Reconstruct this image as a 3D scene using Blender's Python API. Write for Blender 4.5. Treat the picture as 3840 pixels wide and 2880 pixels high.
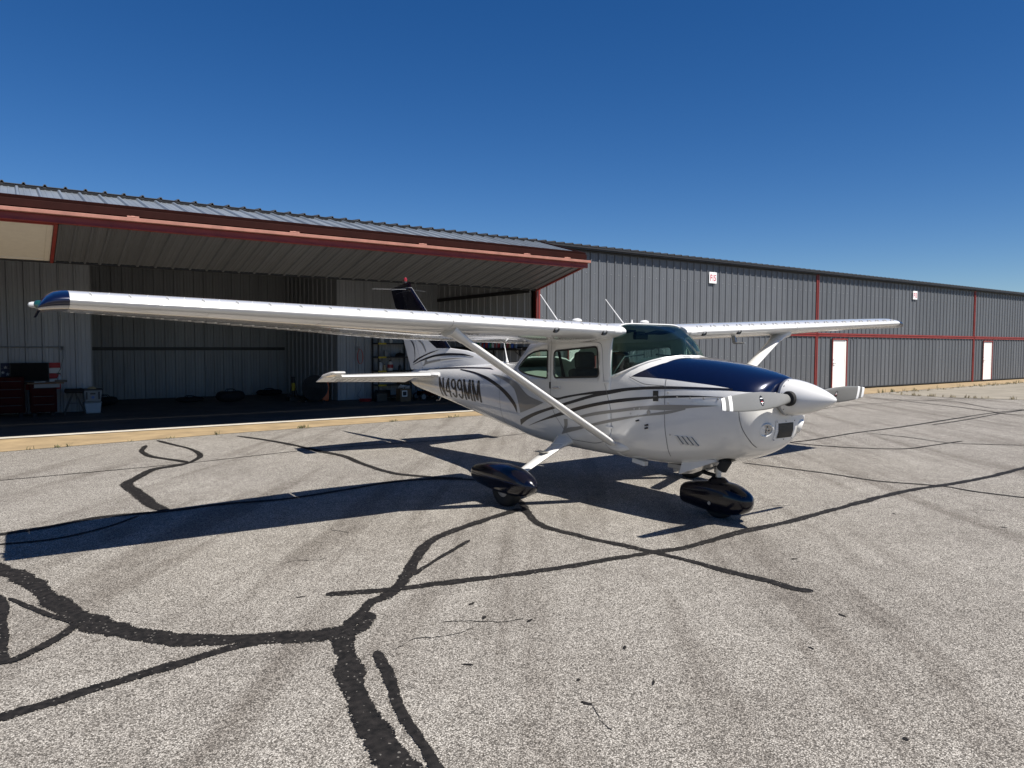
import bpy, bmesh, math, random
import numpy as np
from mathutils import Vector, Matrix
from mathutils.geometry import delaunay_2d_cdt
random.seed(7)
R = math.radians
for o in list(bpy.data.objects): bpy.data.objects.remove(o)
scene = bpy.context.scene
col = scene.collection

# ------------------------------------------------------------------ camera, sky, sun, exposure
# world axes: X along the hangar front (to the right), Y into the hangar, Z up; origin under the aeroplane's main axle
cam_d = bpy.data.cameras.new('camera'); cam = bpy.data.objects.new('camera', cam_d); col.objects.link(cam)
yaw, pit, rol = 2.53090670, -0.0520375059, 0.00217713
fw = Vector((math.cos(pit)*math.sin(yaw), -math.cos(pit)*math.cos(yaw), math.sin(pit)))
rt = Vector((-math.cos(yaw), -math.sin(yaw), 0)); up = rt.cross(fw)
rt2 = math.cos(rol)*rt + math.sin(rol)*up; up2 = -math.sin(rol)*rt + math.cos(rol)*up
M = Matrix((rt2, up2, -fw)).transposed().to_4x4(); M.translation = Vector((-5.62487, -6.115447, 1.655216))
cam.matrix_world = M
cam_d.sensor_width = 36; cam_d.lens = 2682.954/3840*36; cam_d.clip_end = 2000; cam_d.clip_start = .05
scene.camera = cam
SUN = Vector((.125, -.6103, 1)).normalized()
SUN_EL = math.asin(SUN.z); SUN_ROT = math.atan2(SUN.x, SUN.y)
world = bpy.data.worlds.new('World'); scene.world = world; world.use_nodes = True
wn = world.node_tree.nodes; wl = world.node_tree.links
bg = wn['Background']; sky = wn.new('ShaderNodeTexSky'); sky.sky_type = 'NISHITA'; sky.sun_disc = False
sky.sun_elevation = SUN_EL; sky.sun_rotation = SUN_ROT; sky.altitude = 1200; sky.air_density = 1.0; sky.dust_density = .05; sky.ozone_density = 4.5
hs_ = wn.new('ShaderNodeHueSaturation'); hs_.inputs['Saturation'].default_value = 1.30; hs_.inputs['Hue'].default_value = .508; wl.new(sky.outputs[0], hs_.inputs['Color']); wl.new(hs_.outputs[0], bg.inputs[0]); bg.inputs[1].default_value = .057
sd = bpy.data.lights.new('sun', 'SUN'); so = bpy.data.objects.new('sun', sd); col.objects.link(so)
sd.energy = 5.0; sd.angle = R(.53); sd.color = (1, .95, .88)
so.rotation_euler = (-SUN).to_track_quat('-Z', 'Y').to_euler()
vs = scene.view_settings; vs.view_transform = 'Standard'; vs.look = 'None'; vs.exposure = .66; vs.gamma = 1; vs.use_curve_mapping = False
scene.render.resolution_x = 1024; scene.render.resolution_y = 768

# ------------------------------------------------------------------ materials
def sock(n, *names):
    for k in names:
        if k in n.inputs: return n.inputs[k]
def mat(name, c, rough=.5, metal=0, coat=0, spec=None, var=0, vscale=8, bump=0, bscale=60, dirt=None, emit=0, objvar=0):
    m = bpy.data.materials.new(name); m.use_nodes = True
    nt = m.node_tree; b = nt.nodes['Principled BSDF']
    b.inputs['Base Color'].default_value = (*c, 1); b.inputs['Roughness'].default_value = rough; b.inputs['Metallic'].default_value = metal
    if coat: b.inputs['Coat Weight'].default_value = coat; b.inputs['Coat Roughness'].default_value = .03
    if spec is not None: b.inputs['Specular IOR Level'].default_value = spec
    if emit: b.inputs['Emission Color'].default_value = (*c, 1); b.inputs['Emission Strength'].default_value = emit
    if var or bump:
        tc = nt.nodes.new('ShaderNodeTexCoord')
    if var:
        n = nt.nodes.new('ShaderNodeTexNoise'); n.inputs['Scale'].default_value = vscale; n.inputs['Detail'].default_value = 5; n.inputs['Roughness'].default_value = .6
        nt.links.new(tc.outputs['Object'], n.inputs['Vector'])
        r = nt.nodes.new('ShaderNodeValToRGB'); r.color_ramp.elements[0].position = .3; r.color_ramp.elements[1].position = .7
        d = dirt or tuple(x*(1-var) for x in c)
        r.color_ramp.elements[0].color = (*d, 1); r.color_ramp.elements[1].color = (*[min(1, x*(1+var*.5)) for x in c], 1)
        nt.links.new(n.outputs['Fac'], r.inputs['Fac']); nt.links.new(r.outputs['Color'], b.inputs['Base Color'])
        mr = nt.nodes.new('ShaderNodeMapRange'); mr.inputs['To Min'].default_value = rough*1.15; mr.inputs['To Max'].default_value = rough*.85
        nt.links.new(n.outputs['Fac'], mr.inputs['Value']); nt.links.new(mr.outputs['Result'], b.inputs['Roughness'])
    if objvar:      # every sheet of metal has its own tone, with faint vertical streaks
        oi = nt.nodes.new('ShaderNodeObjectInfo'); mr2 = nt.nodes.new('ShaderNodeMapRange'); mr2.inputs['To Min'].default_value = 1-objvar; mr2.inputs['To Max'].default_value = 1+objvar; nt.links.new(oi.outputs['Random'], mr2.inputs['Value'])
        tcs = nt.nodes.new('ShaderNodeTexCoord'); mps = nt.nodes.new('ShaderNodeMapping'); mps.inputs['Scale'].default_value = (9, 9, .6); nt.links.new(tcs.outputs['Object'], mps.inputs['Vector']); nt.links.new(oi.outputs['Location'], mps.inputs['Location'])
        ns = nt.nodes.new('ShaderNodeTexNoise'); ns.inputs['Scale'].default_value = 1; ns.inputs['Detail'].default_value = 4; nt.links.new(mps.outputs[0], ns.inputs['Vector'])
        mr3 = nt.nodes.new('ShaderNodeMapRange'); mr3.inputs['From Min'].default_value = .3; mr3.inputs['From Max'].default_value = .7; mr3.inputs['To Min'].default_value = .90; mr3.inputs['To Max'].default_value = 1.06; nt.links.new(ns.outputs['Fac'], mr3.inputs['Value'])
        mm = nt.nodes.new('ShaderNodeMath'); mm.operation = 'MULTIPLY'; nt.links.new(mr2.outputs[0], mm.inputs[0]); nt.links.new(mr3.outputs[0], mm.inputs[1])
        hv = nt.nodes.new('ShaderNodeHueSaturation'); nt.links.new(r.outputs['Color'], hv.inputs['Color']); nt.links.new(mm.outputs[0], hv.inputs['Value']); nt.links.new(hv.outputs[0], b.inputs['Base Color'])
    if bump:
        n2 = nt.nodes.new('ShaderNodeTexNoise'); n2.inputs['Scale'].default_value = bscale; n2.inputs['Detail'].default_value = 4
        nt.links.new(tc.outputs['Object'], n2.inputs['Vector'])
        bp = nt.nodes.new('ShaderNodeBump'); bp.inputs['Strength'].default_value = bump; bp.inputs['Distance'].default_value = .01
        nt.links.new(n2.outputs['Fac'], bp.inputs['Height']); nt.links.new(bp.outputs['Normal'], b.inputs['Normal'])
    return m
def glass(name, tint, refl=1.0, rough=.02):
    m = bpy.data.materials.new(name); m.use_nodes = True; nt = m.node_tree; nt.nodes.clear()
    out = nt.nodes.new('ShaderNodeOutputMaterial'); mx = nt.nodes.new('ShaderNodeMixShader')
    tr = nt.nodes.new('ShaderNodeBsdfTransparent'); tr.inputs[0].default_value = (*tint, 1)
    gl = nt.nodes.new('ShaderNodeBsdfGlossy'); gl.inputs['Roughness'].default_value = rough
    fr = nt.nodes.new('ShaderNodeFresnel'); fr.inputs['IOR'].default_value = 1.5
    ml = nt.nodes.new('ShaderNodeMath'); ml.operation = 'MULTIPLY'; ml.inputs[1].default_value = refl
    nt.links.new(fr.outputs[0], ml.inputs[0]); nt.links.new(ml.outputs[0], mx.inputs[0])
    nt.links.new(tr.outputs[0], mx.inputs[1]); nt.links.new(gl.outputs[0], mx.inputs[2]); nt.links.new(mx.outputs[0], out.inputs[0])
    return m

def asphalt_mat():
    m = bpy.data.materials.new('asphalt'); m.use_nodes = True; nt = m.node_tree; N_ = nt.nodes; L = nt.links
    b = N_['Principled BSDF']; b.inputs['Roughness'].default_value = .85; b.inputs['Specular IOR Level'].default_value = .25
    tc = N_.new('ShaderNodeTexCoord')
    def vor(scale):
        v = N_.new('ShaderNodeTexVoronoi'); v.inputs['Scale'].default_value = scale; v.inputs['Randomness'].default_value = 1
        L.new(tc.outputs['Object'], v.inputs['Vector']); return v
    def noise(scale, det=4, vec=None):
        n = N_.new('ShaderNodeTexNoise'); n.inputs['Scale'].default_value = scale; n.inputs['Detail'].default_value = det; n.inputs['Roughness'].default_value = .62
        L.new(vec or tc.outputs['Object'], n.inputs['Vector']); return n
    def ramp(src, stops):
        r = N_.new('ShaderNodeValToRGB'); e = r.color_ramp.elements
        e[0].position, e[0].color = stops[0][0], (*stops[0][1], 1); e[1].position, e[1].color = stops[-1][0], (*stops[-1][1], 1)
        for p, c in stops[1:-1]:
            k = e.new(p); k.color = (*c, 1)
        L.new(src, r.inputs['Fac']); return r.outputs['Color']
    def mix(bt, fac, a, c):
        x = N_.new('ShaderNodeMix'); x.data_type = 'RGBA'; x.blend_type = bt
        if isinstance(fac, (int, float)): x.inputs[0].default_value = fac
        else: L.new(fac, x.inputs[0])
        for s, v in ((6, a), (7, c)):
            if isinstance(v, tuple): x.inputs[s].default_value = (*v, 1)
            else: L.new(v, x.inputs[s])
        return x.outputs[2]
    v1 = vor(165)
    sep = N_.new('ShaderNodeSeparateColor'); L.new(v1.outputs['Color'], sep.inputs[0])
    stone = ramp(sep.outputs[0], [(0, (.10, .093, .083)), (.30, (.23, .214, .19)), (.6, (.37, .347, .308)), (1, (.64, .61, .55))])
    gap = ramp(v1.outputs['Distance'], [(.35, (1, 1, 1)), (.78, (.30, .285, .265))])
    c1 = mix('MULTIPLY', 1.0, stone, gap)
    big = noise(.55, 6); c2 = mix('MULTIPLY', 1.0, c1, ramp(big.outputs['Fac'], [(.3, (.84, .82, .80)), (.65, (1.08, 1.07, 1.05))]))
    med = noise(5, 4); c3 = mix('MULTIPLY', 1.0, c2, ramp(med.outputs['Fac'], [(.3, (.86, .85, .84)), (.7, (1.08, 1.08, 1.08))]))
    # tyre scuffs: noise drawn out along the direction aircraft are turned towards the hangar
    m0 = N_.new('ShaderNodeMapping'); m0.inputs['Rotation'].default_value = (0, 0, R(-52)); L.new(tc.outputs['Object'], m0.inputs['Vector'])
    mp = N_.new('ShaderNodeMapping'); mp.inputs['Scale'].default_value = (.16, 2.2, 1); L.new(m0.outputs[0], mp.inputs['Vector'])
    st = noise(1.0, 5, mp.outputs[0]); c4 = mix('MULTIPLY', 1.0, c3, ramp(st.outputs['Fac'], [(.36, (.70, .68, .665)), (.50, (1, 1, 1))]))
    drip = noise(2.3, 3); c4 = mix('MULTIPLY', 1.0, c4, ramp(drip.outputs['Fac'], [(.255, (.55, .53, .51)), (.30, (1, 1, 1))]))
    fine = noise(240, 2); c5 = mix('MULTIPLY', 1.0, c4, ramp(fine.outputs['Fac'], [(.3, (.80, .80, .80)), (.7, (1.2, 1.2, 1.2))]))
    br = N_.new('ShaderNodeHueSaturation'); br.inputs['Saturation'].default_value = .86; br.inputs['Value'].default_value = .96
    L.new(c5, br.inputs['Color']); L.new(br.outputs[0], b.inputs['Base Color'])
    bp = N_.new('ShaderNodeBump'); bp.inputs['Strength'].default_value = .55; bp.inputs['Distance'].default_value = .006; bp.invert = True
    L.new(v1.outputs['Distance'], bp.inputs['Height']); L.new(bp.outputs['Normal'], b.inputs['Normal'])
    return m
def seal_mat():
    m = bpy.data.materials.new('crack_sealant'); m.use_nodes = True; nt = m.node_tree; b = nt.nodes['Principled BSDF']
    tc = nt.nodes.new('ShaderNodeTexCoord'); n = nt.nodes.new('ShaderNodeTexNoise'); n.inputs['Scale'].default_value = 26; n.inputs['Detail'].default_value = 6
    v = nt.nodes.new('ShaderNodeTexVoronoi'); v.inputs['Scale'].default_value = 110
    for k in (n, v): nt.links.new(tc.outputs['Object'], k.inputs['Vector'])
    r = nt.nodes.new('ShaderNodeValToRGB'); r.color_ramp.elements[0].position = .35; r.color_ramp.elements[0].color = (.006, .0056, .0054, 1)
    r.color_ramp.elements[1].position = .75; r.color_ramp.elements[1].color = (.022, .0195, .018, 1)
    nt.links.new(n.outputs['Fac'], r.inputs['Fac'])
    s = nt.nodes.new('ShaderNodeSeparateColor'); nt.links.new(v.outputs['Color'], s.inputs[0])
    r2 = nt.nodes.new('ShaderNodeValToRGB'); r2.color_ramp.interpolation = 'CONSTANT'; r2.color_ramp.elements[0].color = (0, 0, 0, 1); r2.color_ramp.elements[1].position = .986; r2.color_ramp.elements[1].color = (1, 1, 1, 1)
    nt.links.new(s.outputs[1], r2.inputs['Fac'])
    mx = nt.nodes.new('ShaderNodeMix'); mx.data_type = 'RGBA'; nt.links.new(r2.outputs['Color'], mx.inputs[0]); nt.links.new(r.outputs['Color'], mx.inputs[6]); mx.inputs[7].default_value = (.12, .112, .10, 1)
    nt.links.new(mx.outputs[2], b.inputs['Base Color']); b.inputs['Roughness'].default_value = .75; b.inputs['Specular IOR Level'].default_value = .2
    bp = nt.nodes.new('ShaderNodeBump'); bp.inputs['Strength'].default_value = .5; bp.inputs['Distance'].default_value = .006
    nt.links.new(n.outputs['Fac'], bp.inputs['Height']); nt.links.new(bp.outputs['Normal'], b.inputs['Normal'])
    # thin edges: grains of the tarmac poke through the film
    out = nt.nodes['Material Output']; at = nt.nodes.new('ShaderNodeAttribute'); at.attribute_name = 'rim'
    nf = nt.nodes.new('ShaderNodeTexNoise'); nf.inputs['Scale'].default_value = 95; nf.inputs['Detail'].default_value = 2; nt.links.new(tc.outputs['Object'], nf.inputs['Vector'])
    pw = nt.nodes.new('ShaderNodeMath'); pw.operation = 'POWER'; pw.inputs[1].default_value = 3; nt.links.new(at.outputs['Fac'], pw.inputs[0])
    ad = nt.nodes.new('ShaderNodeMath'); ad.operation = 'MULTIPLY_ADD'; ad.inputs[1].default_value = 2.2; nt.links.new(nf.outputs['Fac'], ad.inputs[0]); nt.links.new(pw.outputs[0], ad.inputs[2])
    gt = nt.nodes.new('ShaderNodeMath'); gt.operation = 'GREATER_THAN'; gt.inputs[1].default_value = 1.84; nt.links.new(ad.outputs[0], gt.inputs[0])
    tr = nt.nodes.new('ShaderNodeBsdfTransparent'); ms = nt.nodes.new('ShaderNodeMixShader'); nt.links.new(gt.outputs[0], ms.inputs[0]); nt.links.new(b.outputs[0], ms.inputs[1]); nt.links.new(tr.outputs[0], ms.inputs[2]); nt.links.new(ms.outputs[0], out.inputs[0])
    return m
MT = dict(
    asphalt=asphalt_mat(), seal=seal_mat(),
    concrete=mat('tan_concrete', (.30, .22, .122), .9, var=.30, vscale=2.2, bump=.3, bscale=40),
    concrete2=mat('grey_concrete', (.24, .215, .17), .9, var=.25, vscale=1.2, bump=.3, bscale=40),
    sill=mat('sunlit_concrete', (.5, .46, .39), .9, var=.2, vscale=3),  # slab concrete with sunlight put into its colour
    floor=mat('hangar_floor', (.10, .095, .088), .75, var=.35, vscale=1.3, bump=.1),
    steel=mat('grey_steel_panel', (.108, .115, .125), .42, var=.10, vscale=1.6, objvar=.07, spec=.4),
    roofsteel=mat('roof_steel', (.075, .075, .075), .5, var=.15, vscale=2),
    doorsteel=mat('sunlit_door_panel', (.18, .205, .23), .36, var=.22, vscale=1.7, objvar=.07, spec=.5),  # same grey panel, grazing sun and sky brightness painted into the colour
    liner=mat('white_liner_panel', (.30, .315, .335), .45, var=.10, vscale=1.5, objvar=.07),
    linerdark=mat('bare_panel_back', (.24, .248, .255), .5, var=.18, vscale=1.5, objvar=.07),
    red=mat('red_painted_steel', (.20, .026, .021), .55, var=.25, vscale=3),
    redsunlit=mat('sunlit_red_steel', (.33, .145, .105), .65, var=.25, vscale=4),  # lighter copy of the red steel, sunlight put into the colour
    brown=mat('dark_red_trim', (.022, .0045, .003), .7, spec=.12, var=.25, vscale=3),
    dark=mat('dark_steel', (.02, .02, .021), .55, var=.2),
    whitedoor=mat('white_door_paint', (.78, .77, .74), .45, var=.05),
    cream=mat('cream_door_paint', (.60, .57, .50), .5, var=.06),
    white=mat('gloss_white_paint', (.66, .653, .63), .24, coat=.8, var=.03, vscale=3, bump=.10, bscale=4.5),
    navy=mat('metallic_navy_paint', (.0028, .0065, .030), .24, metal=.3, coat=.7, var=.1, vscale=20),
    black=mat('black_stripe_paint', (.006, .006, .010), .4, coat=.25),
    pant=mat('black_blue_fairing_paint', (.0016, .002, .008), .2, coat=.5, spec=.3),
    greypaint=mat('taupe_stripe_paint', (.235, .225, .205), .3, coat=.5),
    propgrey=mat('grey_blade_paint', (.165, .165, .158), .42, var=.05),
    seam=mat('panel_seam', (.10, .10, .10), .6),
    rubber=mat('tyre_rubber', (.012, .012, .012), .75, var=.2, bump=.2),
    blackpl=mat('black_plastic', (.010, .010, .010), .4),
    chrome=mat('polished_metal', (.6, .6, .6), .25, metal=1),
    alu=mat('aluminium', (.45, .45, .45), .4, metal=.8, var=.15),
    winglass=glass('green_window_glass', (.74, .88, .81), .55), wsglass=glass('tinted_windshield', (.56, .76, .73), .6),
    lens=glass('clear_lens', (.85, .88, .88), 1), greenlens=mat('green_lens', (.008, .05, .045), .08, coat=1), strobe=mat('frosted_lens', (.42, .43, .43), .25, coat=.6),
    seat=mat('charcoal_seat_cloth', (.03, .033, .034), .85, var=.2, bump=.2), trim=mat('beige_cabin_lining', (.58, .60, .54), .8, var=.1),
    redlens=mat('red_beacon_lens', (.22, .008, .007), .25, coat=1),
    signwhite=mat('white_sign', (.80, .80, .79), .5), signred=mat('red_lettering', (.42, .025, .05), .5),
    chest=mat('dark_red_enamel', (.040, .0028, .0025), .7, var=.15, spec=.15), screen=mat('black_screen', (.003, .003, .0035), .5, spec=.1),
    wood=mat('brown_board', (.16, .10, .055), .7, var=.25, vscale=5), flagblue=mat('flag_blue', (.012, .018, .06), .6), flagred=mat('flag_red', (.35, .012, .015), .6), flagwhite=mat('flag_white', (.55, .55, .54), .6),
    tote=mat('grey_tote_plastic', (.20, .215, .22), .5), bin=mat('cloudy_bin_plastic', (.34, .38, .42), .35), orange=mat('orange_fan_shell', (.50, .09, .02), .45),
    bag=mat('black_bag_cloth', (.008, .008, .009), .85, bump=.3), yellow=mat('yellow_tape', (.50, .38, .03), .6), cord=mat('orange_cord', (.45, .10, .07), .6),
    jug=mat('white_jug_plastic', (.55, .55, .53), .45), bottlered=mat('red_bottle', (.35, .03, .03), .4), bottleblue=mat('blue_bottle', (.04, .10, .32), .4), bottlegreen=mat('green_bottle', (.03, .22, .09), .4), bottletan=mat('tan_bottle', (.40, .32, .18), .5),
    weed=mat('weed_green', (.055, .075, .022), .8, var=.3), weeddry=mat('dry_weed', (.20, .16, .07), .9),
)

# ------------------------------------------------------------------ mesh helpers
def link(o, parent=None):
    col.objects.link(o)
    if parent is not None: o.parent = parent
    return o
def tag(o, label, cat, group=None, kind=None):
    if label: o['label'] = label
    if cat: o['category'] = cat
    if group: o['group'] = group
    if kind: o['kind'] = kind
    return o
def empty(name, loc, label, cat, rz=0, group=None):
    o = bpy.data.objects.new(name, None); o.location = loc; o.rotation_euler.z = rz; o.empty_display_size = .2
    col.objects.link(o); return tag(o, label, cat, group)
class MB:
    def __init__(s): s.v = []; s.f = []; s.mi = []
    def add(s, vs, fs, mi=0):
        k = len(s.v); s.v += [tuple(p) for p in vs]; s.f += [tuple(i+k for i in f) for f in fs]; s.mi += [mi]*len(fs); return s
    def box(s, c, d, rot=None, mi=0):
        vs = [Vector((x*d[0]/2, y*d[1]/2, z*d[2]/2)) for x in (-1, 1) for y in (-1, 1) for z in (-1, 1)]
        if rot is not None: vs = [rot @ p for p in vs]
        vs = [p+Vector(c) for p in vs]
        return s.add(vs, [(0, 1, 3, 2), (4, 6, 7, 5), (0, 4, 5, 1), (2, 3, 7, 6), (0, 2, 6, 4), (1, 5, 7, 3)], mi)
    def bar(s, a, b, w, h, mi=0):          # box from a to b
        a, b = Vector(a), Vector(b); d = b-a; q = d.to_track_quat('X', 'Z').to_matrix()
        return s.box((a+b)/2, (d.length, w, h), q, mi)
    def loft(s, secs, closed=True, caps=True, mi=0):
        n = len(secs[0]); vs = [p for q in secs for p in q]; fs = []
        for i in range(len(secs)-1):
            for j in range(n if closed else n-1):
                k = (j+1) % n; fs.append((i*n+j, i*n+k, (i+1)*n+k, (i+1)*n+j))
        if caps and closed: fs.append(tuple(range(n))[::-1]); fs.append(tuple((len(secs)-1)*n+j for j in range(n)))
        return s.add(vs, fs, mi)
    def tube(s, pts, r, n=10, mi=0, caps=True):
        pts = [Vector(p) for p in pts]; rr = r if isinstance(r, (list, tuple)) else [r]*len(pts); secs = []
        for i, p in enumerate(pts):
            d = (pts[min(i+1, len(pts)-1)]-pts[max(i-1, 0)]).normalized(); a = Vector((0, 0, 1)) if abs(d.z) < .95 else Vector((1, 0, 0))
            u = d.cross(a).normalized(); w = d.cross(u)
            secs.append([p+rr[i]*(math.cos(2*math.pi*k/n)*u+math.sin(2*math.pi*k/n)*w) for k in range(n)])
        return s.loft(secs, caps=caps, mi=mi)
    def lathe(s, prof, o=(0, 0, 0), ax='z', n=24, mi=0):   # prof: (radius, along axis)
        secs = []
        for r, h in prof:
            ring = []
            for k in range(n):
                a = 2*math.pi*k/n; c, q = r*math.cos(a), r*math.sin(a)
                p = {'z': (c, q, h), 'x': (h, c, q), 'y': (c, h, q)}[ax]; ring.append((p[0]+o[0], p[1]+o[1], p[2]+o[2]))
            secs.append(ring)
        return s.loft(secs, mi=mi)
    def build(s, name, mats, parent=None, smooth=False, bevel=0, auto=None, mods=()):
        me = bpy.data.meshes.new(name); me.from_pydata(s.v, [], s.f)
        for m in (mats if isinstance(mats, (list, tuple)) else [mats]): me.materials.append(m)
        if len(me.materials) > 1: me.polygons.foreach_set('material_index', s.mi)
        bm = bmesh.new(); bm.from_mesh(me); bmesh.ops.remove_doubles(bm, verts=bm.verts, dist=1e-5); bmesh.ops.recalc_face_normals(bm, faces=bm.faces); bm.to_mesh(me); bm.free()
        o = bpy.data.objects.new(name, me); link(o, parent)
        if smooth: shade(me, auto if auto else 35)
        if bevel:
            b = o.modifiers.new('bevel', 'BEVEL'); b.width = bevel; b.segments = 2; b.limit_method = 'ANGLE'
        return o
def shade(me, ang=35):
    me.polygons.foreach_set('use_smooth', [True]*len(me.polygons))
    bm = bmesh.new(); bm.from_mesh(me)
    for e in bm.edges:
        if len(e.link_faces) == 2 and e.calc_face_angle(0) > R(ang): e.smooth = False
    bm.to_mesh(me); bm.free()
def solo(name, loc, label, cat, mb, mats, rz=0, group=None, **k):   # a thing that is one mesh
    o = mb.build(name, mats, **k); o.location = loc; o.rotation_euler.z = rz; return tag(o, label, cat, group)
def dup(o, parent, loc=None, rot=None, scale=None):
    c = o.copy(); link(c, parent)
    if loc is not None: c.location = loc
    if rot is not None: c.rotation_euler = rot
    if scale is not None: c.scale = scale
    return c
def text_mesh(body, size, extrude=0, bold=0):
    cu = bpy.data.curves.new('lettering', 'FONT'); cu.body = body; cu.size = size; cu.extrude = extrude; cu.offset = bold; cu.resolution_u = 4
    o = bpy.data.objects.new('lettering', cu); col.objects.link(o)
    dg = bpy.context.evaluated_depsgraph_get(); me = bpy.data.meshes.new_from_object(o.evaluated_get(dg))
    bpy.data.objects.remove(o); return me

# ------------------------------------------------------------------ ground
def sheet(name, poly, z, m, parent=None):
    mb = MB(); mb.add([(x, y, z) for x, y in poly], [tuple(range(len(poly)))]); return mb.build(name, m, parent)
tarmac = tag(sheet('tarmac', [(-300, -400), (400, -400), (400, 300), (-300, 300)], 0, MT['asphalt']), 'pale weathered tarmac with dark sealed cracks', 'tarmac', kind='structure')
CRACKS=[
(.19,[(-8.2,2.6),(-6.9,1.9),(-6.2,1.2),(-5.82,.5),(-5.74,.31),(-5.62,.06),(-5.51,-.37),(-5.41,-.81),(-5.33,-1.06),(-5.24,-1.3),(-5.11,-1.54),(-4.91,-1.79),(-4.65,-1.97),(-4.38,-2.11),(-4.15,-2.22),(-4.01,-2.2)]),
(.1,[(-10.5,-2.9),(-7.5,-2.5),(-5.76,-2.28),(-5.71,-2.27),(-5.54,-2.24),(-5.25,-2.18),(-4.92,-2.13),(-4.63,-2.08),(-4.39,-2.15),(-4.13,-2.25)]),
(.17,[(-4.08,-2.22),(-4.17,-2.44),(-4.25,-2.72),(-4.32,-2.97),(-4.38,-3.24),(-4.4,-3.45),(-4.41,-3.64),(-4.41,-3.78),(-4.4,-4.3)]),
(.075,[(-4.04,-2.58),(-4.13,-2.93),(-4.22,-3.25),(-4.26,-3.5),(-4.3,-3.71),(-4.31,-3.9)]),
(.11,[(-4.1,-2.24),(-3.94,-2.06),(-3.78,-1.89),(-3.6,-1.8),(-3.4,-1.6),(-3.2,-1.35),(-2.99,-1.05),(-2.68,-.76),(-2.28,-.56),(-1.88,-.41),(-1.41,-.25)]),
(.11,[(-4.09,-2.3),(-3.97,-2.22),(-3.87,-2.07),(-3.92,-2.05)]),
(.05,[(-3.28,-1.53),(-2.91,-1.26),(-2.46,-.97)]),
(.11,[(-3.95,-1.56),(-3.79,-1.63),(-3.5,-1.73),(-3.05,-1.84),(-2.6,-1.94),(-2.09,-2.02),(-1.47,-2.1),(-1.1,-2.16),(-.32,-2.11),(.67,-2.11),(1.79,-2.05),(2.84,-2.02),(3.74,-2.12),(4.64,-2.17),(6.3,-2.12),(9,-2.0),(13,-2.6),(18,-2.4)]),
(.1,[(-1.11,.43),(-1.22,.01),(-1.45,-.42),(-1.62,-.81),(-1.63,-1.1),(-1.56,-1.53),(-1.47,-1.89),(-1.4,-2.23),(-1.36,-2.48),(-1.33,-2.8),(-1.27,-3.07),(-1.26,-3.28),(-1.21,-3.38)]),
(.1,[(-10,1.1),(-7.6,1.35),(-5.85,1.51),(-5.75,1.53),(-5.41,1.59),(-4.95,1.75),(-4.39,1.67),(-3.86,1.69),(-3.22,1.58),(-2.48,1.69),(-1.77,1.82),(-1.23,1.64),(-.83,1.18),(-.8,.74)]),
(.05,[(-5.84,1.15),(-5.74,1.14),(-5.36,1.08),(-4.96,1.28),(-4.65,1.61)]),
(.15,[(-4.37,1.66),(-4.46,2.05),(-4.49,2.84),(-4.53,3.42),(-4.41,3.81),(-4.11,4.42),(-3.86,4.56),(-3.59,4.75)]),
(.08,[(-3.59,4.75),(-3.33,5.36),(-3.31,6.23),(-3.45,6.99),(-3.57,7.64)]),
(.1,[(-3.59,4.75),(-3.71,5.09),(-3.87,5.45),(-3.97,5.8),(-3.99,6.38),(-3.83,7.04)]),
(.035,[(-14,4.5),(-7.5,4.62),(-5.78,4.63),(-4.79,4.67),(-3.56,4.74),(-1.98,5.02),(-.73,5.01),(1.44,4.8),(2.68,4.9)]),
(.12,[(-2.25,7.53),(-2.0,6.73),(-1.77,5.65),(-1.68,4.82),(-1.56,4.16),(-1.61,3.17),(-1.57,2.38),(-1.34,1.91),(-1.0,1.56)]),
(.06,[(2.92,.32),(3.03,-.31),(3.12,-.93),(3.14,-1.53),(3.44,-2.1),(3.42,-2.51),(3.53,-3.1)]),
(.07,[(5.35,1.25),(6.15,1.23),(7.78,1.37),(9.62,1.4),(12.3,1.57),(14.61,1.71),(17.39,1.66),(21,1.9)]),
(.06,[(5.38,1.23),(5.48,.81),(5.74,.23),(6.27,-.26),(7.05,-.33),(8.16,-.36)]),
(.05,[(7.93,1.27),(7.88,.46),(7.69,-.34),(7.97,-.74),(8.56,-1.35)]),
(.06,[(17.36,6.5),(17.37,5.58),(16.68,4.38),(15.99,3.14),(15.2,1.98),(14.72,1.54),(14.72,.9)]),
(.07,[(17.37,5.58),(17.78,4.74),(18.03,4.02),(16.96,2.96),(16.3,2.27),(16.61,1.56)]),
(.06,[(16.78,1.62),(14.72,1.54),(12.3,1.31),(10.5,1.23)]),
(.04,[(11.94,4.75),(14.14,5.06),(16.33,4.88)]),
(.04,[(17.78,4.74),(19.94,4.5)]),
(.08,[(-5.77,-.34),(-5.72,-.52),(-5.71,-1.12),(-5.7,-1.58),(-5.57,-1.52),(-5.44,-1.38),(-5.35,-1.2)]),
(.05,[(-5.68,-.46),(-5.55,-.79),(-5.37,-1.18)])]
def smooth_poly(pts, step):
    out = []; P = [Vector((*p, 0)) for p in pts]; P = [P[0]*2-P[1]]+P+[P[-1]*2-P[-2]]
    for i in range(1, len(P)-2):
        n = max(2, int((P[i+1]-P[i]).length/step))
        for k in range(n):
            t = k/n; a, b, c, d = P[i-1], P[i], P[i+1], P[i+2]
            out.append(.5*((2*b)+(c-a)*t+(2*a-5*b+4*c-d)*t*t+(3*b-a-3*c+d)*t**3))
    out.append(P[-2]); return out
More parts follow.
